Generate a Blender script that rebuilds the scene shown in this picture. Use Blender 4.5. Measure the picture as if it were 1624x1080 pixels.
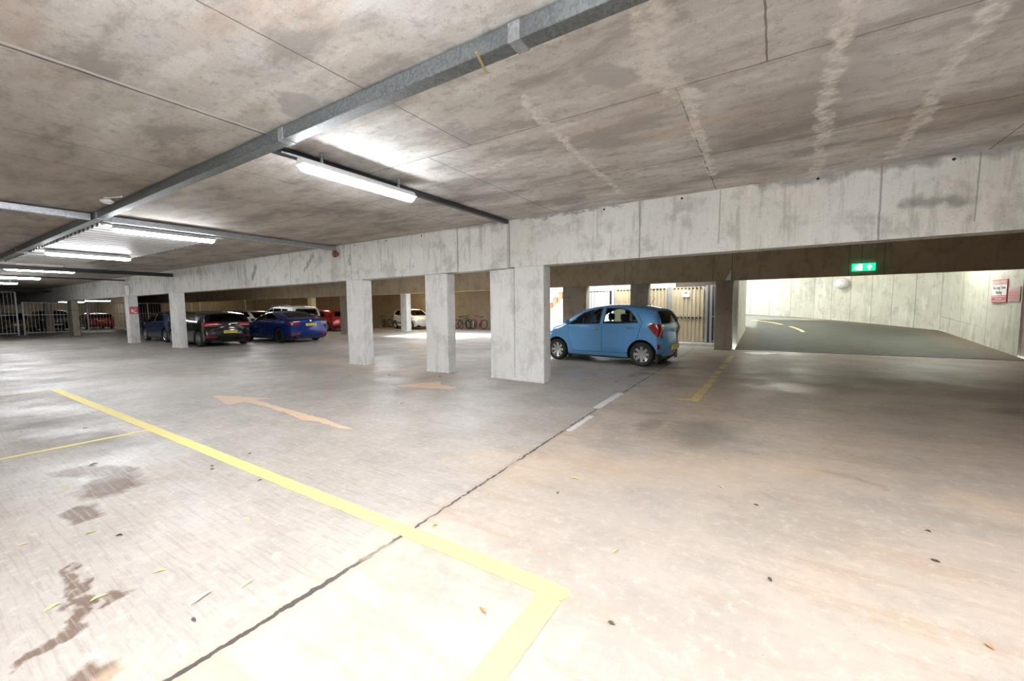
import bpy, bmesh, math, random
from mathutils import Vector, Matrix, noise
random.seed(7)
PI = math.pi
SC = bpy.context.scene
for o in list(bpy.data.objects): bpy.data.objects.remove(o)
COL = SC.collection

# ---------------------------------------------------------------- camera
cd = bpy.data.cameras.new('camera'); cam = bpy.data.objects.new('camera', cd); COL.objects.link(cam)
cd.sensor_width = 36.0; cd.lens = 36.0 * 650.0 / 1624.0; cd.clip_end = 300
RX = Vector((0.84333767, 0.53728324, -0.01040628)); DN = Vector((0.03300735, -0.07111814, -0.99692162)); FW = Vector((-0.53636936, 0.84039808, -0.0777109))
m = Matrix((RX, -DN, -FW)).transposed().to_4x4(); m.translation = Vector((0, 0, 1.42))
cam.matrix_world = m
SC.camera = cam

# ---------------------------------------------------------------- world, sun, exposure
LAMP = 85.0
w = bpy.data.worlds.new('world'); SC.world = w; w.use_nodes = True
w.node_tree.nodes['Background'].inputs[0].default_value = (0.92, 0.96, 1.0, 1)
w.node_tree.nodes['Background'].inputs[1].default_value = 4.0
sd = bpy.data.lights.new('sun', 'SUN'); sd.energy = 7.0; sd.angle = math.radians(3); sd.color = (1, 0.95, 0.86)
sun = bpy.data.objects.new('sun', sd); COL.objects.link(sun)
sun.rotation_euler = Vector((0.16, -0.25, -1.0)).to_track_quat('-Z', 'Y').to_euler()
SC.view_settings.view_transform = 'Standard'; SC.view_settings.look = 'None'
SC.view_settings.gamma = 1.0; SC.view_settings.use_curve_mapping = False
SC.view_settings.exposure = 0.60

# ---------------------------------------------------------------- node helpers
class NT:
    def __init__(s, name):
        s.m = bpy.data.materials.new(name); s.m.use_nodes = True; s.t = s.m.node_tree
        s.b = s.t.nodes['Principled BSDF']; s.out = s.t.nodes['Material Output']
        g = s.t.nodes.new('ShaderNodeNewGeometry'); s.P = g.outputs['Position']
    def put(s, i, v):
        if v is None: return
        if hasattr(v, 'is_output'): s.t.links.new(v, i)
        else:
            if isinstance(v, (tuple, list)) and len(v) == 3 and i.type == 'RGBA': v = (*v, 1)
            i.default_value = v
    def math(s, op, a, b=None, c=None, clamp=False):
        n = s.t.nodes.new('ShaderNodeMath'); n.operation = op; n.use_clamp = clamp
        for k, v in enumerate((a, b, c)): s.put(n.inputs[k], v)
        return n.outputs[0]
    def vm(s, op, a, b=None, sc=None):
        n = s.t.nodes.new('ShaderNodeVectorMath'); n.operation = op
        s.put(n.inputs[0], a); s.put(n.inputs[1], b)
        if sc is not None: s.put(n.inputs['Scale'], sc)
        return n.outputs['Value'] if op in ('DOT_PRODUCT', 'LENGTH', 'DISTANCE') else n.outputs['Vector']
    def noise(s, scale=1.0, stretch=(1, 1, 1), detail=5, rough=0.6, off=(0, 0, 0), out=0, dist=0.0):
        v = s.vm('MULTIPLY', s.vm('ADD', s.P, off), stretch)
        n = s.t.nodes.new('ShaderNodeTexNoise'); s.put(n.inputs['Vector'], v); n.inputs['Scale'].default_value = scale
        n.inputs['Detail'].default_value = detail; n.inputs['Roughness'].default_value = rough; n.inputs['Distortion'].default_value = dist
        return n.outputs[out]
    def ramp(s, v, a, b, lo=0.0, hi=1.0):
        n = s.t.nodes.new('ShaderNodeMapRange'); n.clamp = True
        for k, x in zip(('Value', 'From Min', 'From Max', 'To Min', 'To Max'), (v, a, b, lo, hi)): s.put(n.inputs[k], x)
        return n.outputs[0]
    def mix(s, f, a, b, mode='MIX'):
        n = s.t.nodes.new('ShaderNodeMix'); n.data_type = 'RGBA'; n.blend_type = mode
        s.put(n.inputs[0], f); s.put(n.inputs[6], a); s.put(n.inputs[7], b)
        return n.outputs[2]
    def warp(s, amp, scale=6, detail=3):
        n = s.t.nodes.new('ShaderNodeTexNoise'); s.put(n.inputs['Vector'], s.P); n.inputs['Scale'].default_value = scale; n.inputs['Detail'].default_value = detail
        v = s.vm('SUBTRACT', n.outputs['Color'], (0.5, 0.5, 0.5))
        return s.vm('ADD', s.P, s.vm('SCALE', v, sc=amp))
    def capsules(s, Q, items, soft=0.5):
        """mask = 1 inside any capsule (a, b, r) of the list, soft falloff r*(1-soft)..r"""
        acc = None
        for a, b, r in items:
            a = Vector(a); b = Vector(b); d = b - a; L2 = max(d.length_squared, 1e-9)
            pa = s.vm('SUBTRACT', Q, tuple(a))
            if d.length > 1e-4:
                h = s.math('MULTIPLY', s.vm('DOT_PRODUCT', pa, tuple(d)), 1 / L2, clamp=True)
                pa = s.vm('SUBTRACT', pa, s.vm('SCALE', tuple(d), sc=h))
            v = s.ramp(s.vm('LENGTH', pa), r * (1 - soft), r, 1.0, 0.0)
            acc = v if acc is None else s.math('MAXIMUM', acc, v)
        return acc
    def fin(s, col, rough=0.8, bump=None, bstr=0.2, bdist=0.01, metal=0.0, spec=0.5):
        s.put(s.b.inputs['Base Color'], col); s.put(s.b.inputs['Roughness'], rough); s.put(s.b.inputs['Metallic'], metal)
        s.b.inputs['Specular IOR Level'].default_value = spec
        if bump is not None:
            n = s.t.nodes.new('ShaderNodeBump'); s.put(n.inputs['Height'], bump)
            n.inputs['Strength'].default_value = bstr; n.inputs['Distance'].default_value = bdist
            s.t.links.new(n.outputs[0], s.b.inputs['Normal'])
        return s.m

def flat(name, col, rough=0.5, metal=0.0, spec=0.5, var=0.08, coat=0.0, emit=0.0):
    n = NT(name)
    f = n.noise(14.0, detail=3)
    c2 = tuple(max(0, c * (1 - var)) for c in col)
    n.fin(n.mix(f, (*col, 1), (*c2, 1)), rough, metal=metal, spec=spec)
    if coat: n.b.inputs['Coat Weight'].default_value = coat; n.b.inputs['Coat Roughness'].default_value = 0.04
    if emit:
        n.b.inputs['Emission Color'].default_value = (*col, 1); n.b.inputs['Emission Strength'].default_value = emit
    return n.m

def glassm(name, tint=(0.25, 0.3, 0.3), dark=0.5):
    mt = bpy.data.materials.new(name); mt.use_nodes = True; t = mt.node_tree; t.nodes.remove(t.nodes['Principled BSDF'])
    tr = t.nodes.new('ShaderNodeBsdfTransparent'); tr.inputs[0].default_value = (*tint, 1)
    gl = t.nodes.new('ShaderNodeBsdfGlossy'); gl.inputs['Roughness'].default_value = 0.03; gl.inputs['Color'].default_value = (0.9, 0.93, 0.95, 1)
    fr = t.nodes.new('ShaderNodeFresnel'); fr.inputs[0].default_value = 1.45
    mx = t.nodes.new('ShaderNodeMixShader'); t.links.new(fr.outputs[0], mx.inputs[0]); t.links.new(tr.outputs[0], mx.inputs[1]); t.links.new(gl.outputs[0], mx.inputs[2])
    t.links.new(mx.outputs[0], t.nodes['Material Output'].inputs[0])
    return mt

# ---------------------------------------------------------------- surface materials
Z = 0.0; CZ = 3.12
def floor_mat():
    n = NT('floor_concrete')
    big = n.noise(0.28, detail=4, rough=0.55)
    mid = n.noise(1.1, detail=7, rough=0.65, off=(13, 5, 0))
    fine = n.noise(14, detail=6, rough=0.75)
    speck = n.noise(70, detail=2, rough=0.5)
    brush = n.noise(9.0, stretch=(.3, 5.0, 1), detail=5, rough=0.7)
    brush2 = n.noise(2.2, stretch=(0.35, 2.4, 1), detail=6, rough=0.7, off=(4, 9, 0))
    c = n.mix(n.ramp(big, 0.38, 0.62), (0.385, 0.35, 0.315), (0.455, 0.375, 0.30))
    c = n.mix(n.ramp(mid, 0.46, 0.60, 0, .8), c, (0.33, 0.295, 0.26), 'MIX')
    c = n.mix(n.ramp(brush2, 0.5, 0.62, 0, 0.6), c, (0.36, 0.275, 0.20))
    # greyer, colder slab between the crack and the far left
    xs = n.t.nodes.new('ShaderNodeSeparateXYZ'); n.put(xs.inputs[0], n.P)
    left = n.ramp(xs.outputs[0], -2.0, -2.02)
    c = n.mix(n.math('MULTIPLY', left, n.ramp(mid, 0.3, 0.6, 0.75, 0.4)), c, (0.335, 0.33, 0.325))
    c = n.mix(n.math('MULTIPLY', left, n.ramp(brush, 0.50, 0.62, 0, 0.5)), c, (0.24, 0.215, 0.20))
    c = n.mix(n.ramp(fine, 0.52, 0.85, 0, 0.5), c, (0.29, 0.25, 0.21))
    c = n.mix(n.ramp(speck, 0.66, 0.78, 0, 0.6), c, (0.20, 0.17, 0.14))
    c = n.mix(n.ramp(fine, 0.30, 0.46, 0.4, 0), c, (0.60, 0.58, 0.52))
    # browner area towards the ramp
    far = n.math('MULTIPLY', n.ramp(xs.outputs[1], 4.0, 9.0), n.ramp(xs.outputs[0], -2.2, -0.8))
    c = n.mix(n.math('MULTIPLY', far, n.ramp(mid, 0.35, 0.62, 0.8, 0.3)), c, (0.24, 0.165, 0.10))
    Q = n.warp(0.22, 9.0, 8)
    st = [((-4.7, 1.02, 0), (-4.5, .95, 0), .24), ((-5.3, .88, 0), (-4.9, 1.12, 0), .16), ((-4.2, .72, 0), (-4.0, .72, 0), .10),
          ((-2.75, .55, 0), (-2.75, .57, 0), .06), ((-2.76, .44, 0), (-2.74, .45, 0), .05), ((-2.2, .38, 0), (-2.18, .37, 0), .09),
          ((-2.55, .25, 0), (-2.6, .4, 0), .05), ((-2.6, .4, 0), (-3.0, .5, 0), .05), ((-3.3, .5, 0), (-3.0, .48, 0), .05)]
    c = n.mix(n.math('MULTIPLY', n.capsules(Q, st, .45), n.ramp(brush, .35, .5, .6, 1)), c, (0.12, 0.080, 0.058))
    Q2 = n.warp(0.9, 1.6, 6)
    wet_shade = n.capsules(Q2, [((-.62, 5.3, 0), (-.75, 4.5, 0), .38), ((-1.25, 5.4, 0), (-1.2, 4.7, 0), .22), ((.25, 4.27, 0), (.62, 4.2, 0), .10),
                          ((-5.9, 1.4, 0), (-8.8, .9, 0), .42), ((2.7, 8.0, 0), (3.4, 8.6, 0), .3), ((.75, 2.2, 0), (.9, 2.1, 0), .10),  # first capsule here is shade on the left floor, painted dark
                          ((-2.4, 8.5, 0), (-2.3, 12, 0), .3)], .8)
    c = n.mix(n.math('MULTIPLY', wet_shade, 0.62), c, (0.15, 0.13, 0.115))
    tan = n.capsules(Q2, [((-2.2, 3.0, 0), (0.2, 4.2, 0), .5), ((-5.8, 6.5, 0), (-12, 6.9, 0), .4), ((1.2, 4.2, 0), (3.0, 4.0, 0), .3), ((-2.06, .3, 0), (-2.1, 2.2, 0), .09)], .9)
    c = n.mix(n.math('MULTIPLY', tan, 0.4), c, (0.62, 0.47, 0.33))
    # joint along y = with ragged lips, joints elsewhere
    Qc = n.warp(0.055, 14, 6)
    edge = n.capsules(Qc, [((-1.90, -6, 0), (-1.93, 1.7, 0), .055), ((-1.93, 1.7, 0), (-2.05, 5.4, 0), .05), ((-2.05, 5.4, 0), (-2.25, 15, 0), .05)], .3)
    c = n.mix(n.math('MULTIPLY', edge, .45), c, (0.33, 0.28, 0.235))
    crack = n.capsules(Qc, [((-1.90, -6, 0), (-1.93, 1.7, 0), .019), ((-1.93, 1.7, 0), (-2.05, 5.4, 0), .013), ((-2.05, 5.4, 0), (-2.25, 15, 0), .016),
                            ((-14.5, -8, 0), (-14.5, 6.9, 0), .03), ((-14.5, 6.9, 0), (-12.6, 8.2, 0), .03)], .3)
    gap = n.ramp(n.noise(2.1, detail=3, off=(3, 3, 0)), .38, .5, .35, 1)
    cm = n.math('MULTIPLY', crack, gap)
    c = n.mix(cm, c, (0.045, 0.037, 0.033))
    pale = n.capsules(Qc, [((-2.08, 5.5, 0), (-2.1, 6.6, 0), .07), ((-1.96, 4.3, 0), (-1.98, 5.0, 0), .045)], .4)
    c = n.mix(pale, c, (0.66, 0.65, 0.64))
    r = n.ramp(mid, .4, .6, .34, .58)
    r = n.math('ADD', r, n.ramp(fine, .3, .7, -.02, .10))
    h = n.math('SUBTRACT', n.math('ADD', n.math('MULTIPLY', fine, .5), n.math('MULTIPLY', brush, .35)), n.math('MULTIPLY', cm, 3))
    return n.fin(c, r, h, .18, .005)

def ceil_mat():
    n = NT('ceiling_concrete')
    big = n.noise(0.5, detail=5, rough=.6, off=(2, 1, 0)); mid = n.noise(1.3, stretch=(.6, 1.5, 1), detail=8, rough=.68, off=(7, 7, 0))
    fine = n.noise(9, detail=6, rough=.75); pore = n.noise(75, detail=2, rough=.5)
    c = n.mix(n.ramp(big, .38, .62), (0.69, 0.69, 0.69), (0.65, 0.62, 0.585))
    c = n.mix(n.ramp(mid, .50, .60, 0, .8), c, (0.36, 0.345, 0.335))
    c = n.mix(n.ramp(mid, .39, .46, .8, 0), c, (0.86, 0.86, 0.85))
    org = n.noise(1.0, stretch=(.45, 1.2, 1), detail=6, rough=.6, off=(31, 4, 0))
    c = n.mix(n.ramp(org, .56, .66, 0, .5), c, (0.62, 0.48, 0.38))
    c = n.mix(n.ramp(fine, .52, .66, 0, .5), c, (0.30, 0.285, 0.27))
    c = n.mix(n.ramp(pore, .62, .72, 0, .5), c, (0.20, 0.19, 0.18))
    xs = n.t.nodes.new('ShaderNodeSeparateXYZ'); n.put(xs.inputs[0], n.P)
    dim = n.math('MAXIMUM', n.ramp(xs.outputs[0], -3.0, -7.0), n.ramp(xs.outputs[1], 7.0, 8.0))  # dimness of the far ceiling, mixed into its colour below
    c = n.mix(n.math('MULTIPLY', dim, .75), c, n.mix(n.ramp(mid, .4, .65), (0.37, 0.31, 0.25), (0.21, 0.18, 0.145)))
    # darker boards right of the streaks
    b = n.capsules(n.warp(.7, 1.2, 5), [((1.6, 5.2, CZ), (3.0, 5.6, CZ), .9), ((-.2, 5.0, CZ), (.2, 4.2, CZ), .75)], .8)
    c = n.mix(n.math('MULTIPLY', b, .5), c, (0.235, 0.205, 0.185))
    Qj = n.warp(0.02, 7, 3)
    J = lambda L, r: [((a[0], a[1], CZ), (bb[0], bb[1], CZ), r) for a, bb in L]
    jl = J([((-4.36, 3.5), (3.5, 3.5)), ((-.7, 3.5), (-.77, 6.8)), ((-.09, -2), (-.1, 3.5)), ((-2.72, -2), (-2.72, 3.5)), ((-3.33, 3.5), (-3.33, 6.8)),
            ((-5.5, 2.3), (-5.5, 6.8)), ((-6.9, -2), (-6.9, 4.4)), ((-4.4, 5.2), (4, 5.2)), ((-9.9, 4.4), (-4.36, 4.4)), ((-12.6, -3), (-12.6, 6.8)), ((-6, .8), (-6.05, 2.2)),
            ((-14, 2), (-14, 6.8)), ((-40, 1.0), (-10, 1.0)), ((1.95, 3.5), (1.95, 6.8))], .008)
    c = n.mix(n.math('MULTIPLY', n.capsules(Qj, jl, .4), .8), c, (0.13, 0.115, 0.10))
    c = n.mix(n.capsules(Qj, J([((-4.1, -3), (-4.16, 2.2))], .018), .3), c, (0.72, 0.72, 0.72))
    c = n.mix(n.capsules(Qj, J([((-4.14, -3), (-4.20, 2.2))], .010), .3), c, (0.07, 0.07, 0.07))
    # white lime streaks
    Qe = n.warp(0.22, 6, 6)
    e = J([((.33, 2.2), (.30, 4.3)), ((.30, 4.3), (.36, 5.3)), ((.36, 5.3), (.39, 6.8)), ((1.06, 2.6), (1.0, 4.3)), ((1.0, 4.3), (1.08, 5.1)), ((1.08, 5.1), (1.08, 6.5))], .075)
    e += J([((-.65, 2.4), (-.79, 3.3)), ((-.79, 3.3), (-.64, 3.7))], .12) + J([((-1.76, 3.0), (-1.9, 4.2)), ((-1.9, 4.2), (-1.97, 6.2)), ((-.66, 3.7), (-.72, 6.0))], .055)
    em = n.math('MULTIPLY', n.capsules(Qe, e, .45), n.ramp(fine, .42, .56, 1, .35))
    c = n.mix(em, c, (0.90, 0.88, 0.84))
    gp = n.capsules(Qe, J([((-1.12, 3.0), (-1.02, 3.15)), ((-3.3, 2.0), (-3.5, 2.1))], .15), .25)
    c = n.mix(n.math('MULTIPLY', gp, .7), c, (0.46, 0.46, 0.46))
    h = n.math('SUBTRACT', n.math('MULTIPLY', fine, .5), n.math('MULTIPLY', n.ramp(pore, .62, .74), .5))
    return n.fin(c, .8, h, .35, .006, spec=.3)

def conc_mat(name, base=(0.56, 0.545, 0.50), tint=(0.50, 0.47, 0.40), dirt=(0.27, 0.26, 0.24), joints=(), lime=True, spots=(), holes=(), streak=(6, 6, .8)):
    n = NT(name)
    big = n.noise(.7, detail=4, off=(5, 2, 1)); mid = n.noise(2.3, detail=7, rough=.65, off=(1, 8, 3)); fine = n.noise(18, detail=5, rough=.75)
    pore = n.noise(60, detail=1); sk = n.noise(1.4, stretch=streak, detail=5, rough=.7, off=(3, 3, 3))
    c = n.mix(n.ramp(big, .38, .62), base, tint)
    c = n.mix(n.ramp(mid, .51, .63, 0, .5), c, dirt)
    c = n.mix(n.ramp(sk, .53, .66, 0, .5), c, dirt)
    if lime: c = n.mix(n.ramp(sk, .34, .43, .7, 0), c, (0.78, 0.77, 0.72))
    c = n.mix(n.ramp(fine, .55, .75, 0, .35), c, dirt)
    c = n.mix(n.ramp(pore, .66, .74, 0, .6), c, (0.17, 0.16, 0.15))
    Q = n.warp(.012, 8, 3)
    if joints: c = n.mix(n.math('MULTIPLY', n.capsules(Q, joints, .5), .6), c, (0.16, 0.15, 0.13))
    if spots: c = n.mix(n.math('MULTIPLY', n.capsules(n.warp(.3, 5, 5), spots, .7), .6), c, (0.15, 0.145, 0.135))
    if holes: c = n.mix(n.capsules(n.P, holes, .3), c, (0.02, 0.02, 0.02))
    h = n.math('SUBTRACT', n.math('MULTIPLY', fine, .4), n.math('MULTIPLY', n.ramp(pore, .62, .74), .5))
    return n.fin(c, .82, h, .3, .006, spec=.3)

M = {}
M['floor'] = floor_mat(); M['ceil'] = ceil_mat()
jb = [((x, 6.8, 2.1), (x, 6.8, 3.2), .014) for x in (-12.09, -9.25, -6.14, -5.68, -1.87, 1.06, -15.1, -18.2, -21.2, -24.3, -27.4, -30.5, -33.6)]
jb += [((x, 6.8, 2.35), (x + .01, 6.8, 3.1), .009) for x in (-5.36, -.72, 1.88)]
hb = [((x, 6.8, 3.07), (x, 6.8, 3.07), .02) for x in (-9.08, -7.89, -6.72, -2.47, -1.24, .43, 1.68)]
sb = [((1.3, 6.8, 2.62), (1.75, 6.8, 2.62), .10), ((-.2, 6.8, 3.1), (2.6, 6.8, 3.12), .10), ((-4.2, 6.8, 3.1), (-2.2, 6.8, 3.1), .05),
      ((-9.3, 6.8, 2.6), (-9.3, 6.8, 2.9), .05), ((-14.3, 6.8, 2.5), (-14.1, 6.8, 2.8), .14), ((-11.3, 6.8, 2.6), (-10.9, 6.8, 2.95), .10)]
M['beam'] = conc_mat('beam_concrete', (.74, .74, .715), (.70, .69, .64), (.36, .35, .33), joints=jb, spots=sb, holes=hb)
jb2 = [((x, 15, 2.1), (x, 15, 3.2), .02) for x in (-4.65, -1.72, -1.17, 1.75, 2.02, 2.5, -8, -12, -19, -22.5, -27, -30)]
M['beam_back'] = conc_mat('beam_back_concrete', (.46, .375, .255), (.42, .335, .22), (.28, .225, .145), joints=jb2, lime=False, streak=(4, 4, 1))  # same concrete as the near beam, dim warm light put into its colour
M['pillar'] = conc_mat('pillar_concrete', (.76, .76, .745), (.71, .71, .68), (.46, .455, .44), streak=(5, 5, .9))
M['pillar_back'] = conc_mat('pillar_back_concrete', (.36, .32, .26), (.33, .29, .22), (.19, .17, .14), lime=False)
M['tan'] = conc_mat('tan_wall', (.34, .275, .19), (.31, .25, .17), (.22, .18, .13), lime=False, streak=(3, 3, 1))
M['wall'] = conc_mat('wall_concrete', (.42, .37, .30), (.38, .33, .26), (.25, .22, .17), lime=False)
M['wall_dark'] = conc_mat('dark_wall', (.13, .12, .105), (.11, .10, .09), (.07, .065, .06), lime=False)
rj = []
OW = [(5.35, 15.9), (5.40, 22.1), (3.75, 24.7), (1.81, 27.3), (-1.25, 30.0), (-5.5, 31.8), (-11, 32.6)]
for i in range(len(OW) - 1):
    a, b = Vector(OW[i]), Vector(OW[i + 1]); k = 3
    for j in range(k):
        p = a.lerp(b, j / k + .001); rj.append(((p.x, p.y, .1), (p.x, p.y, 4.2), .022))
rj += [((5.37, 16, .55), (5.4, 22.1, .95), .015)]
M['ramp_wall'] = conc_mat('ramp_wall_concrete', (.64, .63, .54), (.58, .57, .47), (.40, .39, .31), joints=rj, streak=(3, 3, .6))
def asphalt():
    n = NT('ramp_asphalt'); a = n.noise(2.0, detail=6, rough=.7); f = n.noise(40, detail=4, rough=.8)
    xs = n.t.nodes.new('ShaderNodeSeparateXYZ'); n.put(xs.inputs[0], n.P)
    c = n.mix(n.ramp(f, .35, .7), (.052, .060, .046), (.085, .09, .07))
    c = n.mix(n.ramp(a, .45, .7, 0, .5), c, (.115, .11, .08))
    mud = n.capsules(n.warp(.8, 1.5, 5), [((5.3, 15.6, .1), (5.2, 22.1, .4), .95), ((5.2, 22.1, .4), (1.6, 26.8, .7), .7), ((-1, 15.4, 0), (-1.0, 21, .3), .6)], .5)
    c = n.mix(mud, c, n.mix(n.ramp(f, .4, .6), (.075, .06, .04), (.16, .13, .09)))
    return n.fin(c, .75, f, .5, .01)
M['asphalt'] = asphalt()
def galv(name, a=(.50, .53, .56), b=(.34, .37, .40), rough=.38, metal=.75):
    n = NT(name)
    v = n.t.nodes.new('ShaderNodeTexVoronoi'); n.put(v.inputs['Vector'], n.P); v.inputs['Scale'].default_value = 55
    f = n.noise(3.0, detail=4)
    c = n.mix(n.ramp(v.outputs['Color'], .2, .8), (*a, 1), (*b, 1)); c = n.mix(n.ramp(f, .5, .7, 0, .4), c, (*b, 1))
    return n.fin(c, rough, metal=metal)
M['galv'] = galv('galvanised_steel'); M['galv_dark'] = galv('weathered_galvanised_steel', (.20, .22, .23), (.13, .145, .15), .5, .6)
M['black_metal'] = flat('black_painted_steel', (.022, .024, .028), .4)
M['fence'] = flat('fence_grey_paint', (.42, .45, .47), .4, metal=.3)
M['yellow'] = None
def paint(name, col, worn, amt=.5, scale=9):
    n = NT(name); f = n.noise(scale, detail=7, rough=.75); g = n.noise(60, detail=2)
    c = n.mix(n.ramp(f, amt, amt + .16), (*col, 1), (*worn, 1)); c = n.mix(n.ramp(g, .64, .72, 0, .6), c, (*worn, 1))
    return n.fin(c, .6, f, .2, .003)
M['yellow'] = paint('yellow_line_paint', (.76, .65, .22), (.60, .52, .28), .58)
M['yellow_old'] = paint('worn_yellow_line_paint', (.58, .47, .17), (.35, .30, .20), .52, 14)
M['arrow'] = paint('faded_orange_paint', (.60, .45, .32), (.46, .38, .31), .58, 14)
M['diff'] = flat('lamp_diffuser', (.96, .98, 1.0), .3, emit=LAMP, var=0)
M['diff_warm'] = flat('warm_lamp_diffuser', (1, .80, .50), .3, emit=LAMP * .8, var=0)
M['diff_far'] = flat('cool_lamp_diffuser', (1, .99, .96), .3, emit=30, var=0)
M['diff_hot'] = flat('added_lamp_diffuser', (.98, .98, 1.0), .3, emit=LAMP * 2.7, var=0)  # boosted glow for the two unseen lamps near the camera
M['diff_ramp'] = flat('ramp_lamp_diffuser', (.98, 1.0, .95), .3, emit=LAMP * 1.9, var=0)
M['lampbody'] = flat('lamp_housing', (.62, .63, .64), .4)
M['white'] = flat('white_plastic', (.8, .8, .79), .4)
M['rubber'] = flat('tyre_rubber', (.018, .018, .019), .75)
M['alloy'] = flat('alloy_wheel', (.62, .64, .66), .25, metal=.85)
M['alloy_dark'] = flat('dark_alloy_wheel', (.03, .03, .033), .35, metal=.5)
M['trim'] = flat('black_plastic_trim', (.02, .02, .022), .5)
M['gapline'] = flat('panel_gap', (.03, .04, .06), .8)
M['under'] = flat('underbody', (.012, .012, .012), .9)
M['glass'] = glassm('clear_car_glass', (.62, .72, .68)); M['glass_dark'] = glassm('tinted_car_glass', (.10, .12, .13))
M['seat'] = flat('seat_cloth', (.025, .024, .028), .85); M['cream'] = flat('pale_interior', (.42, .40, .34), .8)
M['red_lens'] = flat('red_lens', (.26, .004, .008), .12, coat=1); M['dkred_lens'] = flat('dark_red_lens', (.14, .004, .012), .15, coat=1)
M['amber'] = flat('amber_lens', (.75, .30, .10), .15, coat=1); M['clear_lens'] = flat('clear_lens', (.65, .68, .70), .1, metal=.5)
M['chrome'] = flat('chrome', (.8, .8, .8), .12, metal=1, var=0)
M['plate_y'] = flat('yellow_plate', (.80, .62, .07), .4); M['plate_w'] = flat('white_plate', (.75, .75, .72), .4); M['ink'] = flat('black_ink', (.01, .01, .01), .6)
def carpaint(name, col, metal=.25): return flat(name, col, .22, metal=metal, coat=.6, spec=.3, var=.02)
M['p_lblue'] = carpaint('light_blue_paint', (.115, .34, .66), .15); M['p_black'] = carpaint('black_paint', (.004, .0045, .005), .0)
M['p_navy'] = carpaint('deep_blue_paint', (.006, .028, .19), .3); M['p_navy2'] = carpaint('dark_blue_paint', (.012, .028, .095), .3)
M['p_white'] = carpaint('white_paint', (.78, .78, .76), 0); M['p_red'] = carpaint('red_paint', (.42, .015, .015), .2)
M['p_dred'] = carpaint('crimson_paint', (.30, .01, .03), .2); M['p_gold'] = carpaint('gold_paint', (.45, .33, .16), .5)
M['sign_red'] = flat('sign_red', (.62, .11, .13), .5); M['sign_pink'] = flat('faded_sign_pink', (.62, .40, .40), .5); M['sign_white'] = flat('sign_white', (.82, .82, .82), .5)
M['exit_green'] = flat('exit_sign_green', (.02, .62, .32), .4, emit=1.0); M['exit_white'] = flat('exit_sign_white', (.85, 1, .95), .4, emit=1.6)
M['beige'] = flat('beige_steel_sheet', (.66, .58, .40), .6, var=.25)
M['brick'] = flat('orange_brick', (.62, .33, .22), .8, var=.25); M['coping'] = flat('pink_coping', (.68, .50, .42), .8); M['render'] = flat('white_render', (.85, .85, .85), .8)
M['light_sheet'] = flat('ribbed_lamplight_sheet', (.66, .67, .66), .45, metal=.3)  # pale colour standing in for lamp light on the ceiling
M['leaf_g'] = flat('green_leaf', (.48, .55, .20), .6, var=.3); M['leaf_y'] = flat('yellow_leaf', (.70, .62, .25), .6, var=.3); M['leaf_b'] = flat('brown_leaf', (.20, .12, .07), .7, var=.3)
M['leaf_d'] = flat('dark_leaf', (.07, .055, .045), .7, var=.3); M['leaf_o'] = flat('orange_leaf', (.62, .26, .10), .6, var=.3); M['leaf_w'] = flat('pale_leaf', (.72, .68, .50), .6, var=.3)
M['bell'] = flat('red_bell', (.22, .05, .035), .5); M['brass'] = flat('brass_strap', (.60, .50, .22), .4, metal=.5)
M['puddle'] = flat('spilt_white_paint', (.75, .75, .72), .4)

# ---------------------------------------------------------------- mesh helpers
def link(name, bm, mat, parent=None, smooth=False, mats=None):
    me = bpy.data.meshes.new(name); bm.normal_update(); bm.to_mesh(me); bm.free()
    for mm in (mats or [mat]): me.materials.append(mm)
    if smooth:
        for p in me.polygons: p.use_smooth = True
    o = bpy.data.objects.new(name, me); COL.objects.link(o)
    if parent: o.parent = parent
    return o
def tag(o, label=None, cat=None, group=None, kind=None):
    if label: o['label'] = label
    if cat: o['category'] = cat
    if group: o['group'] = group
    if kind: o['kind'] = kind
    return o
def empty(name, loc, rz=0, label=None, cat=None, group=None):
    o = bpy.data.objects.new(name, None); o.empty_display_size = .1; COL.objects.link(o)
    o.location = loc; o.rotation_euler = (0, 0, rz); return tag(o, label, cat, group)
def clone(o, parent=None):
    c = o.copy(); COL.objects.link(c); c.parent = parent
    for ch in list(o.children): clone(ch, c)
    return c
def box(bm, x0, x1, y0, y1, z0, z1, mat=None, bev=0.0):
    vs = [bm.verts.new((x, y, z)) for z in (z0, z1) for y in (y0, y1) for x in (x0, x1)]
    if mat is not None:
        for v in vs: v.co = mat @ v.co
    fs = [bm.faces.new([vs[i] for i in f]) for f in ((0, 2, 3, 1), (4, 5, 7, 6), (0, 1, 5, 4), (2, 6, 7, 3), (0, 4, 6, 2), (1, 3, 7, 5))]
    if bev:
        es = list({e for f in fs for e in f.edges})
        bmesh.ops.bevel(bm, geom=es, offset=bev, segments=1, affect='EDGES', profile=.5)
def tube(bm, pts, r, seg=8, cap=True):
    pts = [Vector(p) for p in pts]; rings = []
    for i, p in enumerate(pts):
        d = (pts[min(i + 1, len(pts) - 1)] - pts[max(i - 1, 0)]).normalized()
        up = Vector((0, 0, 1)) if abs(d.z) < .9 else Vector((1, 0, 0))
        a = d.cross(up).normalized(); b = d.cross(a).normalized(); rr = r[i] if isinstance(r, (list, tuple)) else r
        rings.append([bm.verts.new(p + (a * math.cos(t) + b * math.sin(t)) * rr) for t in (2 * PI * k / seg for k in range(seg))])
    for i in range(len(rings) - 1):
        for k in range(seg): bm.faces.new((rings[i][k], rings[i][(k + 1) % seg], rings[i + 1][(k + 1) % seg], rings[i + 1][k]))
    if cap: bm.faces.new(rings[0][::-1]); bm.faces.new(rings[-1])
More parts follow.
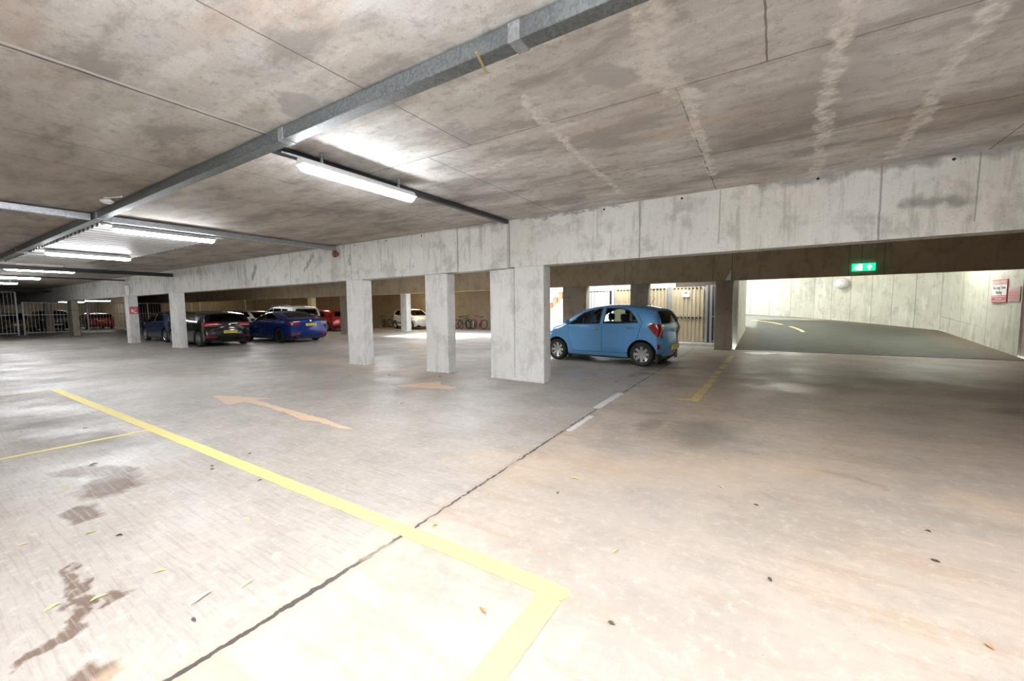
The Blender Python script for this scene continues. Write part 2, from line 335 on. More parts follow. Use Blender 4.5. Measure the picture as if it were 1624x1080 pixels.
def lathe(bm, prof, seg=24, mtx=None, closed=False):
    """prof: (r, h) pairs round local z"""
    rings = []
    for r, hh in prof:
        rings.append([bm.verts.new((r * math.cos(2 * PI * k / seg), r * math.sin(2 * PI * k / seg), hh)) for k in range(seg)])
    n = len(rings)
    for i in range(n if closed else n - 1):
        j = (i + 1) % n
        for k in range(seg): bm.faces.new((rings[i][k], rings[i][(k + 1) % seg], rings[j][(k + 1) % seg], rings[j][k]))
    if mtx is not None:
        for rg in rings:
            for v in rg: v.co = mtx @ v.co
    return rings
def prism(bm, poly, axis, a, b):
    """extrude a 2D polygon along axis ('x','y','z') from a to b"""
    f = {'x': lambda p, h: (h, p[0], p[1]), 'y': lambda p, h: (p[0], h, p[1]), 'z': lambda p, h: (p[0], p[1], h)}[axis]
    v0 = [bm.verts.new(f(p, a)) for p in poly]; v1 = [bm.verts.new(f(p, b)) for p in poly]; n = len(poly)
    bm.faces.new(v0); bm.faces.new(v1[::-1])
    for i in range(n): bm.faces.new((v0[i], v1[i], v1[(i + 1) % n], v0[(i + 1) % n]))
    bmesh.ops.recalc_face_normals(bm, faces=bm.faces)
def text(name, s, size, mat, parent, loc, rot, ext=.001, align='CENTER', sx=1.0):
    cu = bpy.data.curves.new(name, 'FONT'); cu.body = s; cu.size = size; cu.extrude = ext; cu.align_x = align; cu.align_y = 'CENTER'
    t = bpy.data.objects.new(name, cu); COL.objects.link(t); dg = bpy.context.evaluated_depsgraph_get()
    me = bpy.data.meshes.new_from_object(t.evaluated_get(dg)); bpy.data.objects.remove(t)
    me.materials.clear(); me.materials.append(mat)
    o = bpy.data.objects.new(name, me); COL.objects.link(o); o.parent = parent; o.location = loc; o.rotation_euler = rot; o.scale = (sx, 1, 1)
    return o
def S(name, bx_, mat, bev=0):
    bm = bmesh.new()
    for b in bx_: box(bm, *b)
    return tag(link(name, bm, M[mat]), kind='structure')
def T(name, bx_, mat, label, cat, group=None, bev=0.0):
    bm = bmesh.new()
    for b in bx_: box(bm, *b, bev=bev)
    return tag(link(name, bm, M[mat]), label, cat, group)

# ---------------------------------------------------------------- the setting
S('floor', [(-62, 12, -10, 15.3, -.3, 0), (-62, -1.3, 15.3, 36, -.3, 0)], 'floor')
S('ceiling', [(-62, 12, -10, 15.3, CZ, CZ + .35), (-62, -18.3, 15.3, 24, CZ, CZ + .35), (-18.3, -13.0, 19.6, 24, CZ, CZ + .35), (-13.0, -1.3, 15.3, 17.4, CZ, CZ + .35)], 'ceil')  # last slab is an unseen overhang, added to keep the sun off the bay
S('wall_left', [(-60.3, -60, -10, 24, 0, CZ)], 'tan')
S('wall_near', [(-60, 9.8, -9.3, -9, 0, CZ)], 'wall')
S('wall_right', [(9.5, 9.8, -9, 15.3, 0, CZ)], 'wall')
S('wall_far', [(5.38, 9.5, 15.3, 15.6, 0, CZ), (5.38, 5.65, 15.6, 15.95, 0, 2.6)], 'wall')
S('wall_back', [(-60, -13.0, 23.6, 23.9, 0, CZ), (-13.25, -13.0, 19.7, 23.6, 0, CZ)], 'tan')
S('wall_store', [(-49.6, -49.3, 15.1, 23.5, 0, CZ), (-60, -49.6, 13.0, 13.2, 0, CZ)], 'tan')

# ramp
bm = bmesh.new(); sl = .06
IW = [(-1.05, 15.3)] + [(-1.05, 15.3 + .95 * i) for i in range(1, 7)] + [(-1.05 - 6 * (1 - math.cos(t)), 21 + 6 * math.sin(t)) for t in [k * .14 for k in range(1, 10)]]
OWf = [(5.35, 15.3)] + OW
NN = 60
def along(P, t):
    P = [Vector(p) for p in P]; L = [0]
    for i in range(len(P) - 1): L.append(L[-1] + (P[i + 1] - P[i]).length)
    d = t * L[-1]
    for i in range(len(P) - 1):
        if d <= L[i + 1] or i == len(P) - 2: return P[i].lerp(P[i + 1], (d - L[i]) / (L[i + 1] - L[i]))
hz = lambda p: sl * (p.y - 15.3) + max(0, -p.x - 2) * .04
rows = []
for i in range(NN + 1):
    a = along(IW, i / NN); b = along(OWf, i / NN)
    rows.append([bm.verts.new((*(a.lerp(b, j / 8)), hz(a.lerp(b, j / 8)) + .005)) for j in range(9)])
for i in range(NN):
    for j in range(8): bm.faces.new((rows[i][j], rows[i][j + 1], rows[i + 1][j + 1], rows[i + 1][j]))
tag(link('ramp_floor', bm, M['asphalt'], smooth=True), kind='structure'); bpy.data.objects['ramp_floor'].name = 'floor_ramp'
def wallstrip(name, P, h0, h1, th, side, mat):
    bm = bmesh.new(); P = [Vector(p) for p in P]
    R = []
    for i, p in enumerate(P):
        d = (P[min(i + 1, len(P) - 1)] - P[max(i - 1, 0)]).normalized(); nn = Vector((d.y, -d.x)) * side * th
        q = p + nn; R.append([bm.verts.new((*p, h0)), bm.verts.new((*p, h1)), bm.verts.new((*q, h1)), bm.verts.new((*q, h0))])
    for i in range(len(R) - 1):
        for k in range(4): bm.faces.new((R[i][k], R[i][(k + 1) % 4], R[i + 1][(k + 1) % 4], R[i + 1][k]))
    bm.faces.new(R[0]); bm.faces.new(R[-1][::-1]); bmesh.ops.recalc_face_normals(bm, faces=bm.faces)
    return tag(link(name, bm, mat), kind='structure')
wallstrip('wall_ramp_outer', OW, -.05, 4.3, .25, 1, M['ramp_wall'])
wallstrip('wall_ramp_inner', IW[1:], -.05, 4.3, .2, -1, M['ramp_wall'])

S('ceiling_ramp', [(-1.3, 6.2, 15.3, 27.2, 4.2, 4.5)], 'beam_back')
# beams
T('concrete_beam', [(-60, -4.385, 6.8, 7.1, 2.2, CZ), (-4.365, 9.5, 6.8, 7.1, 2.22, CZ)], 'beam', 'long pale concrete beam carried by the row of near pillars', 'beam')
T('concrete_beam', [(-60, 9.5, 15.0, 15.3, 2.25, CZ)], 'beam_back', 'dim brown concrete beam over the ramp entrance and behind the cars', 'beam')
T('concrete_casing', [(-4.97, -4.39, 6.72, 6.798, 2.2, CZ - .004)], 'beam', 'short block of pale concrete on the beam face above the double pillar', 'beam', bev=.01)
T('concrete_casing', [(-6.12, -5.68, 6.76, 6.798, 2.2, CZ - .004)], 'beam', 'thin raised concrete panel on the beam above the lone pillar left of the double one', 'beam', bev=.01)

# pillars
def pillar(x0, x1, y0, y1, h, mat, label, foot=True):
    e = empty('concrete_pillar', ((x0 + x1) / 2, (y0 + y1) / 2, 0), 0, label, 'pillar', None)
    wx, wy = (x1 - x0) / 2, (y1 - y0) / 2
    bm = bmesh.new(); box(bm, -wx, wx, -wy, wy, 0, h, bev=.012); link('shaft', bm, M[mat], e)
    if foot:
        bm = bmesh.new(); box(bm, -wx - .012, wx + .012, -wy - .012, wy + .012, 0, .045, bev=.008); link('mortar_skirt', bm, M['pillar'] if mat == 'pillar' else M[mat], e)
    return e
pillar(-4.86, -4.285, 6.80, 7.1, 2.2, 'pillar', 'left half of the grey double concrete pillar, beside the blue car')
pillar(-4.265, -3.62, 6.78, 7.06, 2.22, 'pillar', 'right half of the double concrete pillar, in front of the light blue car bonnet')
pillar(-6.69, -6.03, 6.83, 7.1, 2.2, 'pillar', 'single pale concrete pillar next left of the double pillar')
pillar(-9.46, -8.80, 6.78, 7.06, 2.2, 'pillar', 'pale concrete pillar just right of the deep blue saloon')
pillar(-20.42, -19.7, 6.44, 6.72, 2.2, 'pillar', 'concrete pillar standing between the dark blue hatchback and black hatchback').location.y = 6.66
pillar(-25.62, -25.15, 6.5, 6.85, 2.2, 'pillar', 'concrete pillar with a red sign, left of the dark blue hatchback')
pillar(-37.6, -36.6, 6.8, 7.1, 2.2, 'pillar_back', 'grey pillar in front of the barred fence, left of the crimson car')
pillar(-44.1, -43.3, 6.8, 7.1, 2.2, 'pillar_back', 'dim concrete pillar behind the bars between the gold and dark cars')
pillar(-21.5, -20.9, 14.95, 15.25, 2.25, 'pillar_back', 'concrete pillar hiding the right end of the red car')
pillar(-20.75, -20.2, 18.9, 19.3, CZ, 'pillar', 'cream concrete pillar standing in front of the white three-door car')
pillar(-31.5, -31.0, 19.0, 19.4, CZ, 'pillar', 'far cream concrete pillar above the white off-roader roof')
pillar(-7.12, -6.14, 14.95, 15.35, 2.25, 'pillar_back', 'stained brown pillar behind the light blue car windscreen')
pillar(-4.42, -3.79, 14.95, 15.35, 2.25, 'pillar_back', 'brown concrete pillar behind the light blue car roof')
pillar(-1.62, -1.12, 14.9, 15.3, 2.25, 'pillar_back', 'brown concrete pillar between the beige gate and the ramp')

# ---------------------------------------------------------------- ceiling services
def tray(name, x0, x1, y0, y1, z0, z1, mat, label, couplers=(), axis='x'):
    e = empty(name, ((x0 + x1) / 2, (y0 + y1) / 2, z0), 0, label, 'cable tray')
    cx, cy = (x0 + x1) / 2, (y0 + y1) / 2
    bm = bmesh.new(); box(bm, x0 - cx, x1 - cx, y0 - cy, y1 - cy, 0, z1 - z0, bev=.004); link('trunking', bm, M[mat], e)
    for c in couplers:
        bm = bmesh.new()
        if axis == 'x': box(bm, c - .04 - cx, c + .04 - cx, y0 - cy - .006, y1 - cy + .006, -.006, z1 - z0, bev=.002)
        else: box(bm, x0 - cx - .006, x1 - cx + .006, c - .04 - cy, c + .04 - cy, -.006, z1 - z0, bev=.002)
        link('coupler', bm, M['galv'], e)
    return e
tray('cable_trunking', -60, 6, 2.17, 2.29, 3.0, CZ - .01, 'galv_dark', 'long grey steel trunking running down the ceiling from the top of the frame', (-1.35, -3.9, -9.6, -16.5, -23), 'x')
tray('cable_trunking', -9.93, -9.83, -8.5, 2.155, 3.0, CZ - .02, 'galv', 'galvanised trunking crossing the ceiling at far left, up to the long trunking', (1.9,), 'y')
tray('cable_trunking', -9.93, -9.83, 2.305, 6.79, 3.0, CZ - .02, 'galv', 'galvanised trunking from the long trunking to the beam above the red bell', (2.45,), 'y')
tray('cable_trunking', -4.41, -4.33, 2.305, 6.71, 3.04, CZ - .01, 'black_metal', 'black trunking beside the nearest tube lamp, ending at the beam', (), 'y')
tray('cable_trunking', -20.8, -20.64, -8.5, 6.79, 2.85, 2.985, 'black_metal', 'thick black trunking crossing beyond the third lamp', (), 'y')
tray('drain_pipe', -26.4, -26.28, -8.5, 6.75, 2.93, 2.985, 'black_metal', 'thin black pipe next beyond the thick black trunking', (), 'y')['category'] = 'pipe'
tray('cable_trunking', -41.4, -41.2, -8.5, 6.79, 2.85, 2.985, 'black_metal', 'farthest black trunking, just in front of the bars', (), 'y')

def lamp(x, y, z, L, warm, label, far=False, conduit=True, top=CZ - .004):
    e = empty('tube_lamp', (x, y, z), 0, label, 'lamp', None)
    up = .55 if warm == 2 else .0
    bm = bmesh.new(); prism(bm, [(-.03, .02) if warm == 2 else (-.08, -.004), (-.03, .065), (.03, .065), (.03, .02) if warm == 2 else (.08, -.004)], 'y', 0, L)
    if warm == 4:
        for v in bm.verts: v.co.z = -v.co.z
        bmesh.ops.recalc_face_normals(bm, faces=bm.faces)
    link('housing', bm, M['lampbody'], e)
    bm = bmesh.new()
    prof = [(.06 * math.cos(t), -.012 - .058 * math.sin(t)) for t in [-up + (PI + 2 * up) * k / 10 for k in range(11)]]
    if warm == 4: prof = [(a, -b) for a, b in prof]
    R = []
    for yy_, s in ((.0, .55), (.03, .9), (.07, 1), (L - .07, 1), (L - .03, .9), (L, .55)):
        R.append([bm.verts.new((a * s, yy_, b * s)) for a, b in prof])
    for i in range(5):
        for k in range(10): bm.faces.new((R[i][k], R[i][k + 1], R[i + 1][k + 1], R[i + 1][k]))
    bm.faces.new(R[0]); bm.faces.new(R[-1][::-1]); bmesh.ops.recalc_face_normals(bm, faces=bm.faces)
    link('diffuser', bm, M['diff_far'] if far else (M['diff'], M['diff_warm'], M['diff_hot'], M['diff_ramp'])[warm], e, smooth=True)
    for q in (.25, L - .25):
        bm = bmesh.new(); box(bm, -.012, .012, q - .012, q + .012, .06, top - z); link('hanger', bm, M['galv'], e)
    if conduit:
        bm = bmesh.new(); tube(bm, [(-.02, -.17, .075), (-.02, L, .075)], .011, 6); link('conduit', bm, M['galv'], e, smooth=True)
    return e
lamp(-4.17, 2.50, 2.93, 1.58, 0, 'nearest lit tube lamp, hung beside the black trunking')
lamp(-10.06, 2.48, 2.93, 1.58, 0, 'lit tube lamp under the galvanised trunking, second from the camera')
lamp(-15.3, 2.48, 2.93, 1.60, 0, 'lit tube lamp below the bright ribbed soffit, third from the camera', top=CZ - .09)
lamp(-21.1, 2.48, 2.90, 1.60, 0, 'lit tube lamp just under the thick black trunking')
lamp(-26.6, 2.5, 2.93, 1.6, 0, 'lit tube lamp beyond the thin black pipe, at left edge')
lamp(-31.6, 2.5, 2.93, 1.6, 0, 'farthest lit tube lamp in the row at left edge')
lamp(-1.3, -.35, 2.93, 1.35, 2, 'added tube lamp for a camera flash above the photographer, just out of the frame')  # unseen lamp standing in for a flash over the camera
lamp(2.5, .6, 2.9, 1.5, 2, 'added fill tube lamp on the right side, out of the frame')  # unseen, added to brighten the right-hand ceiling and floor
lamp(-6.8, -3.5, 2.95, 1.6, 0, 'added fill tube lamp behind the camera at left, out of the frame')  # this and the next two are unseen, added as ambient fill
lamp(0.5, -5, 2.95, 1.6, 0, 'added fill tube lamp behind the camera, out of the frame')
lamp(-16, -4, 2.95, 1.6, 0, 'added fill tube lamp far left behind the frame edge')
lamp(-7.6, 8.6, 2.93, 1.6, 0, 'added tube lamp hidden behind the near beam left of the light blue car')  # no visible source here, added to light the blue car
lamp(4.4, 17.6, 3.9, 1.6, 3, 'tube lamp over the ramp near the signs, hidden by the brown beam', top=4.19)
lamp(0.6, 22.5, 3.9, 1.6, 3, 'added tube lamp over the ramp bend, hidden by the brown beam', top=4.19)  # second ramp lamp, unseen and added to brighten the bend
lamp(-3.0, 15.45, 2.93, 1.0, 0, 'added tube lamp hidden behind the brown beam in front of the beige gate')  # unseen pair behind the beam, added to light the gate front
lamp(-5.2, 15.45, 2.93, 1.0, 0, 'added tube lamp hidden behind the brown beam above the barred railing')
lamp(-28, 16.5, 2.93, 1.6, 1, 'warm tube lamp hidden behind the back beam above the red car')
lamp(-36, 17.5, 2.93, 1.6, 1, 'warm tube lamp hidden behind the back beam beside the far fence')
lamp(-22, 20.8, 2.93, 1.6, 1, 'warm tube lamp hidden above the white three-door car')
lamp(-45, 17.5, 2.93, 1.6, 1, 'warm tube lamp beyond the far fence')
lamp(-13.5, 10.5, 2.93, 1.6, 0, 'added tube lamp hidden behind the near beam in the middle bay')  # this and the next are unseen, added to light the middle bays
lamp(-24.5, 10.5, 2.93, 1.6, 0, 'added tube lamp hidden behind the near beam over the parked cars')
lamp(-56.0, 9.6, 2.5, 1.7, 0, 'far white tube lamp beyond the bars, left of the grey pillar', far=True)
lamp(-52.3, 10.6, 2.55, 1.7, 0, 'far white tube lamp beyond the bars, above the crimson car', far=True)

# added ribbed sheet for soffit on the ceiling
def lamplight(x0, x1, y0, y1, label):  # pale ribbed sheet stands in for lamp light cast on the ceiling
    bm = bmesh.new(); n = int((x1 - x0) / .3); prev = None
    for i in range(n):
        a = x0 + (x1 - x0) * i / n; s = (x1 - x0) / n
        for xx_, zz in ((a, CZ - .02), (a + s * .35, CZ - .02), (a + s * .45, CZ - .085), (a + s * .9, CZ - .085)):
            cur = (bm.verts.new((xx_, y0, zz)), bm.verts.new((xx_, y1, zz)))
            if prev: bm.faces.new((prev[0], prev[1], cur[1], cur[0]))
            prev = cur
    o = link('lamplight_sheet', bm, M['light_sheet']); md = o.modifiers.new('s', 'SOLIDIFY'); md.thickness = .01; md.offset = 1
    return tag(o, label, 'ceiling panel')
lamplight(-16.6, -10.3, 2.42, 4.35, 'ribbed pale sheet added as soffit glowing above the second and third lamps')
lamplight(-20.5, -17.0, 2.42, 3.9, 'smaller ribbed sheet added as soffit in front of the thick black trunking')

# smoke detector, bell, strap
e = empty('smoke_detector', (-8.36, 2.02, CZ - .09), 0, 'small round white smoke detector beside the long trunking', 'smoke detector')
bm = bmesh.new(); rg = lathe(bm, [(.001, 0), (.045, .0), (.075, .02), (.08, .045), (.05, .06), (.03, .09)], 20); link('detector_head', bm, M['white'], e, smooth=True)
bm = bmesh.new(); tube(bm, [(.03, 0, .075), (.3, .09, .075)], .012, 6); link('conduit', bm, M['white'], e)
e = empty('alarm_bell', (-9.78, 6.73, 2.90), 0, 'small red round alarm bell on the beam under the galvanised trunking', 'bell')
bm = bmesh.new(); lathe(bm, [(.001, .07), (.05, .068), (.085, .045), (.095, .0)], 22, Matrix.Rotation(PI / 2, 4, 'X')); link('gong', bm, M['bell'], e, smooth=True)
bm = bmesh.new(); box(bm, -.04, .04, 0, .06, -.04, .04, bev=.005); link('back_box', bm, M['bell'], e)
bm = bmesh.new(); box(bm, -.008, .008, -.1, .13, -.004, .0); 
o = tag(link('cable_tie', bm, M['brass']), 'yellowed strap hooked across the long trunking near the top', 'strap'); o.location = (-1.63, 2.22, 2.995); o.rotation_euler = (0, 0, .35)

# ---------------------------------------------------------------- floor markings (thin paint film)
def ragged(name, poly, mat, label, cat='road marking', amp=.006, step=.05, z=.002, group=None):
    pts = []
    n = len(poly)
    for i in range(n):
        a = Vector(poly[i]); b = Vector(poly[(i + 1) % n]); k = max(1, int((b - a).length / step)); nn = Vector(((b - a).y, -(b - a).x)).normalized()
        for j in range(k):
            p = a.lerp(b, j / k); q = noise.noise(Vector((p.x * 9, p.y * 9, 3.3))) + .6 * noise.noise(Vector((p.x * 31, p.y * 31, 1)))
            pts.append(p + nn * amp * q)
    bm = bmesh.new(); vs = [bm.verts.new((p.x, p.y, z)) for p in pts]; bm.faces.new(vs)
    bmesh.ops.triangulate(bm, faces=bm.faces); bmesh.ops.recalc_face_normals(bm, faces=bm.faces)
    for f in bm.faces:
        if f.normal.z < 0: f.normal_flip()
    r = bmesh.ops.extrude_face_region(bm, geom=bm.faces[:])
    for v in r['geom']:
        if isinstance(v, bmesh.types.BMVert): v.co.z += .0015
    return tag(link(name, bm, M[mat]), label, cat, group)
ragged('painted_line', [(-11.3, 1.72), (-.95, 1.705), (-.83, 1.70), (-.80, 1.76), (-.82, 1.80), (-.95, 1.815), (-11.3, 1.84)], 'yellow', 'long bright yellow line running left from the yellow corner in front')
ragged('painted_line', [(-.95, 1.705), (-.965, -3), (-.84, -3), (-.82, 1.70)], 'yellow', 'short wide yellow line leaving the bottom edge of the picture', z=.0025)
ragged('painted_line', [(-6.36, 1.72), (-6.37, -3), (-6.31, -3), (-6.30, 1.72)], 'yellow', 'thin yellow bay line meeting the long line at left')
ragged('painted_line', [(-11.25, 1.72), (-11.3, -3), (-11.23, -3), (-11.18, 1.72)], 'yellow_old', 'faint yellow bay line at the far end of the long line')
ragged('painted_arrow', [(-8.03, 3.05), (-6.83, 3.46), (-6.95, 3.24), (-6.2, 3.19), (-5.5, 3.16), (-4.95, 3.12), (-4.18, 3.02), (-4.3, 2.97), (-4.9, 2.99), (-5.15, 2.94), (-5.6, 3.02), (-6.2, 3.08), (-6.95, 3.09), (-6.93, 2.84)], 'arrow', 'faded orange arrow painted on the floor, pointing left', 'road marking', .03, .06)
ragged('painted_arrow', [(-5.95, 5.15), (-5.75, 5.55), (-5.49, 5.99), (-5.3, 5.75), (-4.75, 5.62), (-4.8, 5.45), (-5.3, 5.30)], 'arrow', 'small faded orange arrowhead on the floor before the pale pillars', 'road marking', .03, .06)
yy0 = 6.6; k = 0
segs = [(6.58, 6.85, .0), (6.88, 7.15, .0), (7.2, 7.7, .0), (7.75, 8.3, .01), (8.35, 8.8, .01), (9.0, 9.25, 0), (9.5, 10.0, -.01), (10.4, 11.2, 0), (11.6, 13.4, 0)]
for a, b, dx in segs:
    ragged('painted_dash', [(-1.03 + dx, a), (-1.03 + dx, b), (-.91 + dx, b), (-.91 + dx, a)], 'yellow_old', 'worn patches of a broken yellow line leading to the ramp pillar', 'road marking', .03, .05, group='worn yellow dashes')
ragged('painted_line', [(-1.25, 6.60), (-1.25, 6.66), (-1.03, 6.72), (-1.03, 6.6)], 'yellow_old', 'small yellow foot at the near end of the broken line', amp=.01)
ragged('painted_line', [(-5.5, 9.28), (-1.1, 9.05), (-1.1, 9.1), (-5.5, 9.34)], 'yellow_old', 'thin worn yellow line on the floor in front of the light blue car', amp=.02)
def rampmark(pts, wd, label):
    bm = bmesh.new(); prev = None
    for i, (x, y) in enumerate(pts):
        a = Vector((x - wd, y, 0)); b = Vector((x + wd, y, 0)); a.z = hz(a) + .02; b.z = hz(b) + .02
        cur = (bm.verts.new(a), bm.verts.new(b))
        if prev: bm.faces.new((prev[0], prev[1], cur[1], cur[0]))
        prev = cur
    return tag(link('painted_line', bm, M['yellow']), label, 'road marking')
rampmark([(1.05, 20.6), (1.0, 21.2), (.85, 22.0), (.65, 22.8)], .07, 'short yellow dash on the tarmac ramp, nearer one')
rampmark([(.35, 23.6), (.0, 24.5), (-.5, 25.3), (-1.0, 26.0)], .08, 'far yellow dash where the tarmac ramp bends')
ragged('spilt_paint', [(-.75, 14.35), (-.45, 14.0), (-.1, 14.1), (.1, 14.5), (-.1, 14.7), (-.5, 14.6)], 'puddle', 'small white splash on the floor at the foot of the ramp', 'stain', .06, .06)
T('ramp_threshold', [(-1.05, 5.38, 15.22, 15.32, 0, .02)], 'galv_dark', 'thin dark steel drain strip across the foot of the ramp', 'drain')

# leaves
LV = [(-3.67, .67, 'g'), (-3.84, .41, 'w'), (-2.35, .79, 'G'), (-2.89, .38, 'g'), (-2.79, .76, 'y'), (-2.27, .97, 'y'), (-5.33, 1.04, 'b'), (-4.22, 1.57, 'd'), (-3.59, 1.67, 'd'), (-4.31, 1.60, 'd'),
      (-7.1, 1.34, 'b'), (-4.8, .77, 'g'), (-2.99, 1.29, 'y'), (-1.83, 1.9, 'g'), (-4.36, 1.95, 'd'), (-2.21, .71, 'd'), (-3.47, .76, 'd'), (-1.35, 3.07, 'y'), (-.73, 2.24, 'y'),
      (-.3, 3.51, 'w'), (.86, 3.47, 'd'), (.8, 3.08, 'd'), (.8, 2.4, 'o'), (.03, 2.42, 'd'), (-.06, 3.31, 'd'), (-2.79, .52, 'y'), (-5.9, 6.4, 'd'), (-5.3, 6.5, 'o'), (-.57, 1.7, 'd'), (-1.11, 1.46, 'o'),
      (-4.73, 4.25, 'w'), (-1.99, 7.09, 'w'), (-8.2, 5.0, 'd'), (-7.0, 6.0, 'd'), (-2.5, 7.6, 'd'), (4.9, 17.2, 'w'), (4.6, 18.2, 'b'), (-.8, 8.7, 'd'), (-1.35, 2.75, 'd')]
LV = LV
near = {'g': ('green', 'leaf_g'), 'G': ('large pale green', 'leaf_w'), 'y': ('yellow', 'leaf_y'), 'b': ('brown', 'leaf_b'), 'd': ('dark dry', 'leaf_d'), 'o': ('orange', 'leaf_o'), 'w': ('pale', 'leaf_w')}
refs = [('long yellow line', (-4, 1.8)), ('yellow corner', (-.9, 1.76)), ('floor crack', (-1.95, .9)), ('large oil stain', (-4.7, 1.0)), ('orange floor arrow', (-6, 3.1)), ('pale pillars', (-6, 6.6)), ('light blue car', (-3, 9)), ('ramp wall', (5, 17)), ('bottom left corner', (-2.7, .4)), ('bottom right corner', (.8, 2.3)), ('middle of the right-hand floor', (0, 3.4))]
seen = {}
for (x, y, c) in LV:
    L = ({'d': .016, 'o': .02, 'b': .03, 'G': .038}.get(c, .028)) * (1.0 + .5 * random.random()) * (1.0 if y < 4 else 1.6); wd = L * random.uniform(.28, .42)
    bm = bmesh.new(); top = []; n = 7
    vsL = []; vsR = []; mid = []
    for i in range(n):
        t = i / (n - 1); ww = wd * math.sin(PI * t ** .8); zz = .004 + .010 * math.sin(PI * t) * random.uniform(.6, 1)
        mid.append(bm.verts.new(((t - .5) * 2 * L, .15 * L * math.sin(3 * t), .004))); vsL.append(bm.verts.new(((t - .5) * 2 * L, ww + .15 * L * math.sin(3 * t), zz))); vsR.append(bm.verts.new(((t - .5) * 2 * L, -ww + .15 * L * math.sin(3 * t), zz)))
    for i in range(n - 1):
        bm.faces.new((mid[i], mid[i + 1], vsL[i + 1], vsL[i])); bm.faces.new((vsR[i], vsR[i + 1], mid[i + 1], mid[i]))
    bmesh.ops.remove_doubles(bm, verts=bm.verts, dist=.0008)
    hb_ = hz(Vector((x, y))) if y > 15.3 else 0
    o = link('fallen_leaf', bm, M[near[c][1]], smooth=True); o.location = (x, y, hb_ + (.006 if y > 15.3 else 0)); o.rotation_euler = (0, 0, random.uniform(0, PI))
    rf = min(refs, key=lambda r: (Vector(r[1]) - Vector((x, y))).length)[0]
    key = near[c][0] + ' leaf fallen on the concrete near the ' + rf
    tag(o, key, 'leaf'); seen.setdefault(key, []).append(o)
for key, L in seen.items():
    if len(L) > 1:
        for o in L: o['label'] = key.replace(' fallen on the concrete', ' among a few', 1); o['group'] = key
# white lime-mortar patch on the back beam
bm = bmesh.new(); prism(bm, [(-1.37, 2.25), (-1.20, 2.25), (-1.20, 2.62), (-1.235, 2.48)], 'y', 14.985, 15.0); tag(link('plaster_patch', bm, M['sign_white']), 'small white triangular patch on the brown beam above the ramp pillar', 'patch')

# ---------------------------------------------------------------- signs
def board(name, x0, x1, z0, z1, y, mat, label, cat='sign', rz=0):
    e = empty(name, ((x0 + x1) / 2, y, z0), rz, label, cat); hw = (x1 - x0) / 2
    bm = bmesh.new(); box(bm, -hw, hw, 0, .012, 0, z1 - z0, bev=.003); link('board', bm, M[mat], e); return e
RXT = (PI / 2, 0, 0)
# signs on the outer ramp wall: wall plane x = 5.37 .. facing -x, slightly towards camera
sx = 5.33
def sidesign(y0, y1, z0, z1, mat, label):
    e = empty('wall_sign', (sx, (y0 + y1) / 2, z0), -PI / 2, label, 'sign'); hw = (y1 - y0) / 2
    bm = bmesh.new(); box(bm, -hw, hw, -.0, .012, 0, z1 - z0, bev=.002); link('board', bm, M[mat], e); return e
# the two boards face the car park on the wall's angled return
e = sidesign(16.70, 17.62, 1.45, 2.09, 'sign_red', 'red and white no long term parking sign on the ramp wall')
for (a, b, c, d, mt) in ((-.44, .44, .50, .61, 'sign_pink'), (-.44, .44, .20, .49, 'sign_white'), (-.42, .42, .145, .185, 'sign_pink'), (-.42, .42, .02, .05, 'sign_pink')):
    bm = bmesh.new(); box(bm, a, b, -.004, .0, c, d); link('panel', bm, M[mt], e)
text('lettering', 'PRIVATE PARKING', .085, M['sign_white'], e, (0, -.006, .555), RXT, sx=1.0)
text('lettering', 'No Long Term', .125, M['ink'], e, (0, -.006, .41), RXT, sx=1.0)
text('lettering', 'Parking', .125, M['ink'], e, (0, -.006, .28), RXT, sx=1.0)
text('lettering', 'PERMITS ONLY', .06, M['sign_white'], e, (0, -.006, .095), RXT)
e = sidesign(15.98, 16.62, 1.48, 1.86, 'sign_pink', 'smaller faded pink notice right of the no parking sign')
text('lettering', 'WARNING', .09, M['sign_white'], e, (0, -.006, .32), RXT)
for i in range(5):
    bm = bmesh.new(); box(bm, -.29, .29 - .05 * (i % 2), -.004, 0, .05 + i * .045, .065 + i * .045); link('text_line', bm, M['sign_red'], e)
# exit sign
e = empty('exit_sign', (2.06, 14.96, 2.33), 0, 'green lit emergency exit sign hung on the brown beam over the ramp', 'sign')
bm = bmesh.new(); box(bm, -.25, .25, -.05, .03, .03, .24, bev=.008); link('sign_box', bm, M['exit_green'], e)
bm = bmesh.new(); box(bm, -.12, -.03, -.056, -.05, .05, .22); link('door_pictogram', bm, M['exit_white'], e)
bm = bmesh.new(); prism(bm, [(.06, .13), (.12, .21), (.18, .13), (.14, .13), (.14, .05), (.10, .05), (.10, .13)], 'y', -.056, -.05); link('arrow_pictogram', bm, M['exit_white'], e)
bm = bmesh.new()
tube(bm, [(-.165, -.054, .19), (-.155, -.054, .185)], .014, 8)
for L in ([(-.15, .17), (-.16, .12)], [(-.16, .12), (-.14, .085), (-.16, .05)], [(-.16, .12), (-.185, .09), (-.21, .085)], [(-.15, .165), (-.12, .14)], [(-.15, .165), (-.185, .15), (-.195, .125)]):
    tube(bm, [(a, -.054, b) for a, b in L], .008, 6)
link('running_figure', bm, M['exit_white'], e)
bm = bmesh.new(); box(bm, -.10, .10, -.03, .03, -.03, .03, bev=.01); link('battery_housing', bm, M['yellow_old'], e)
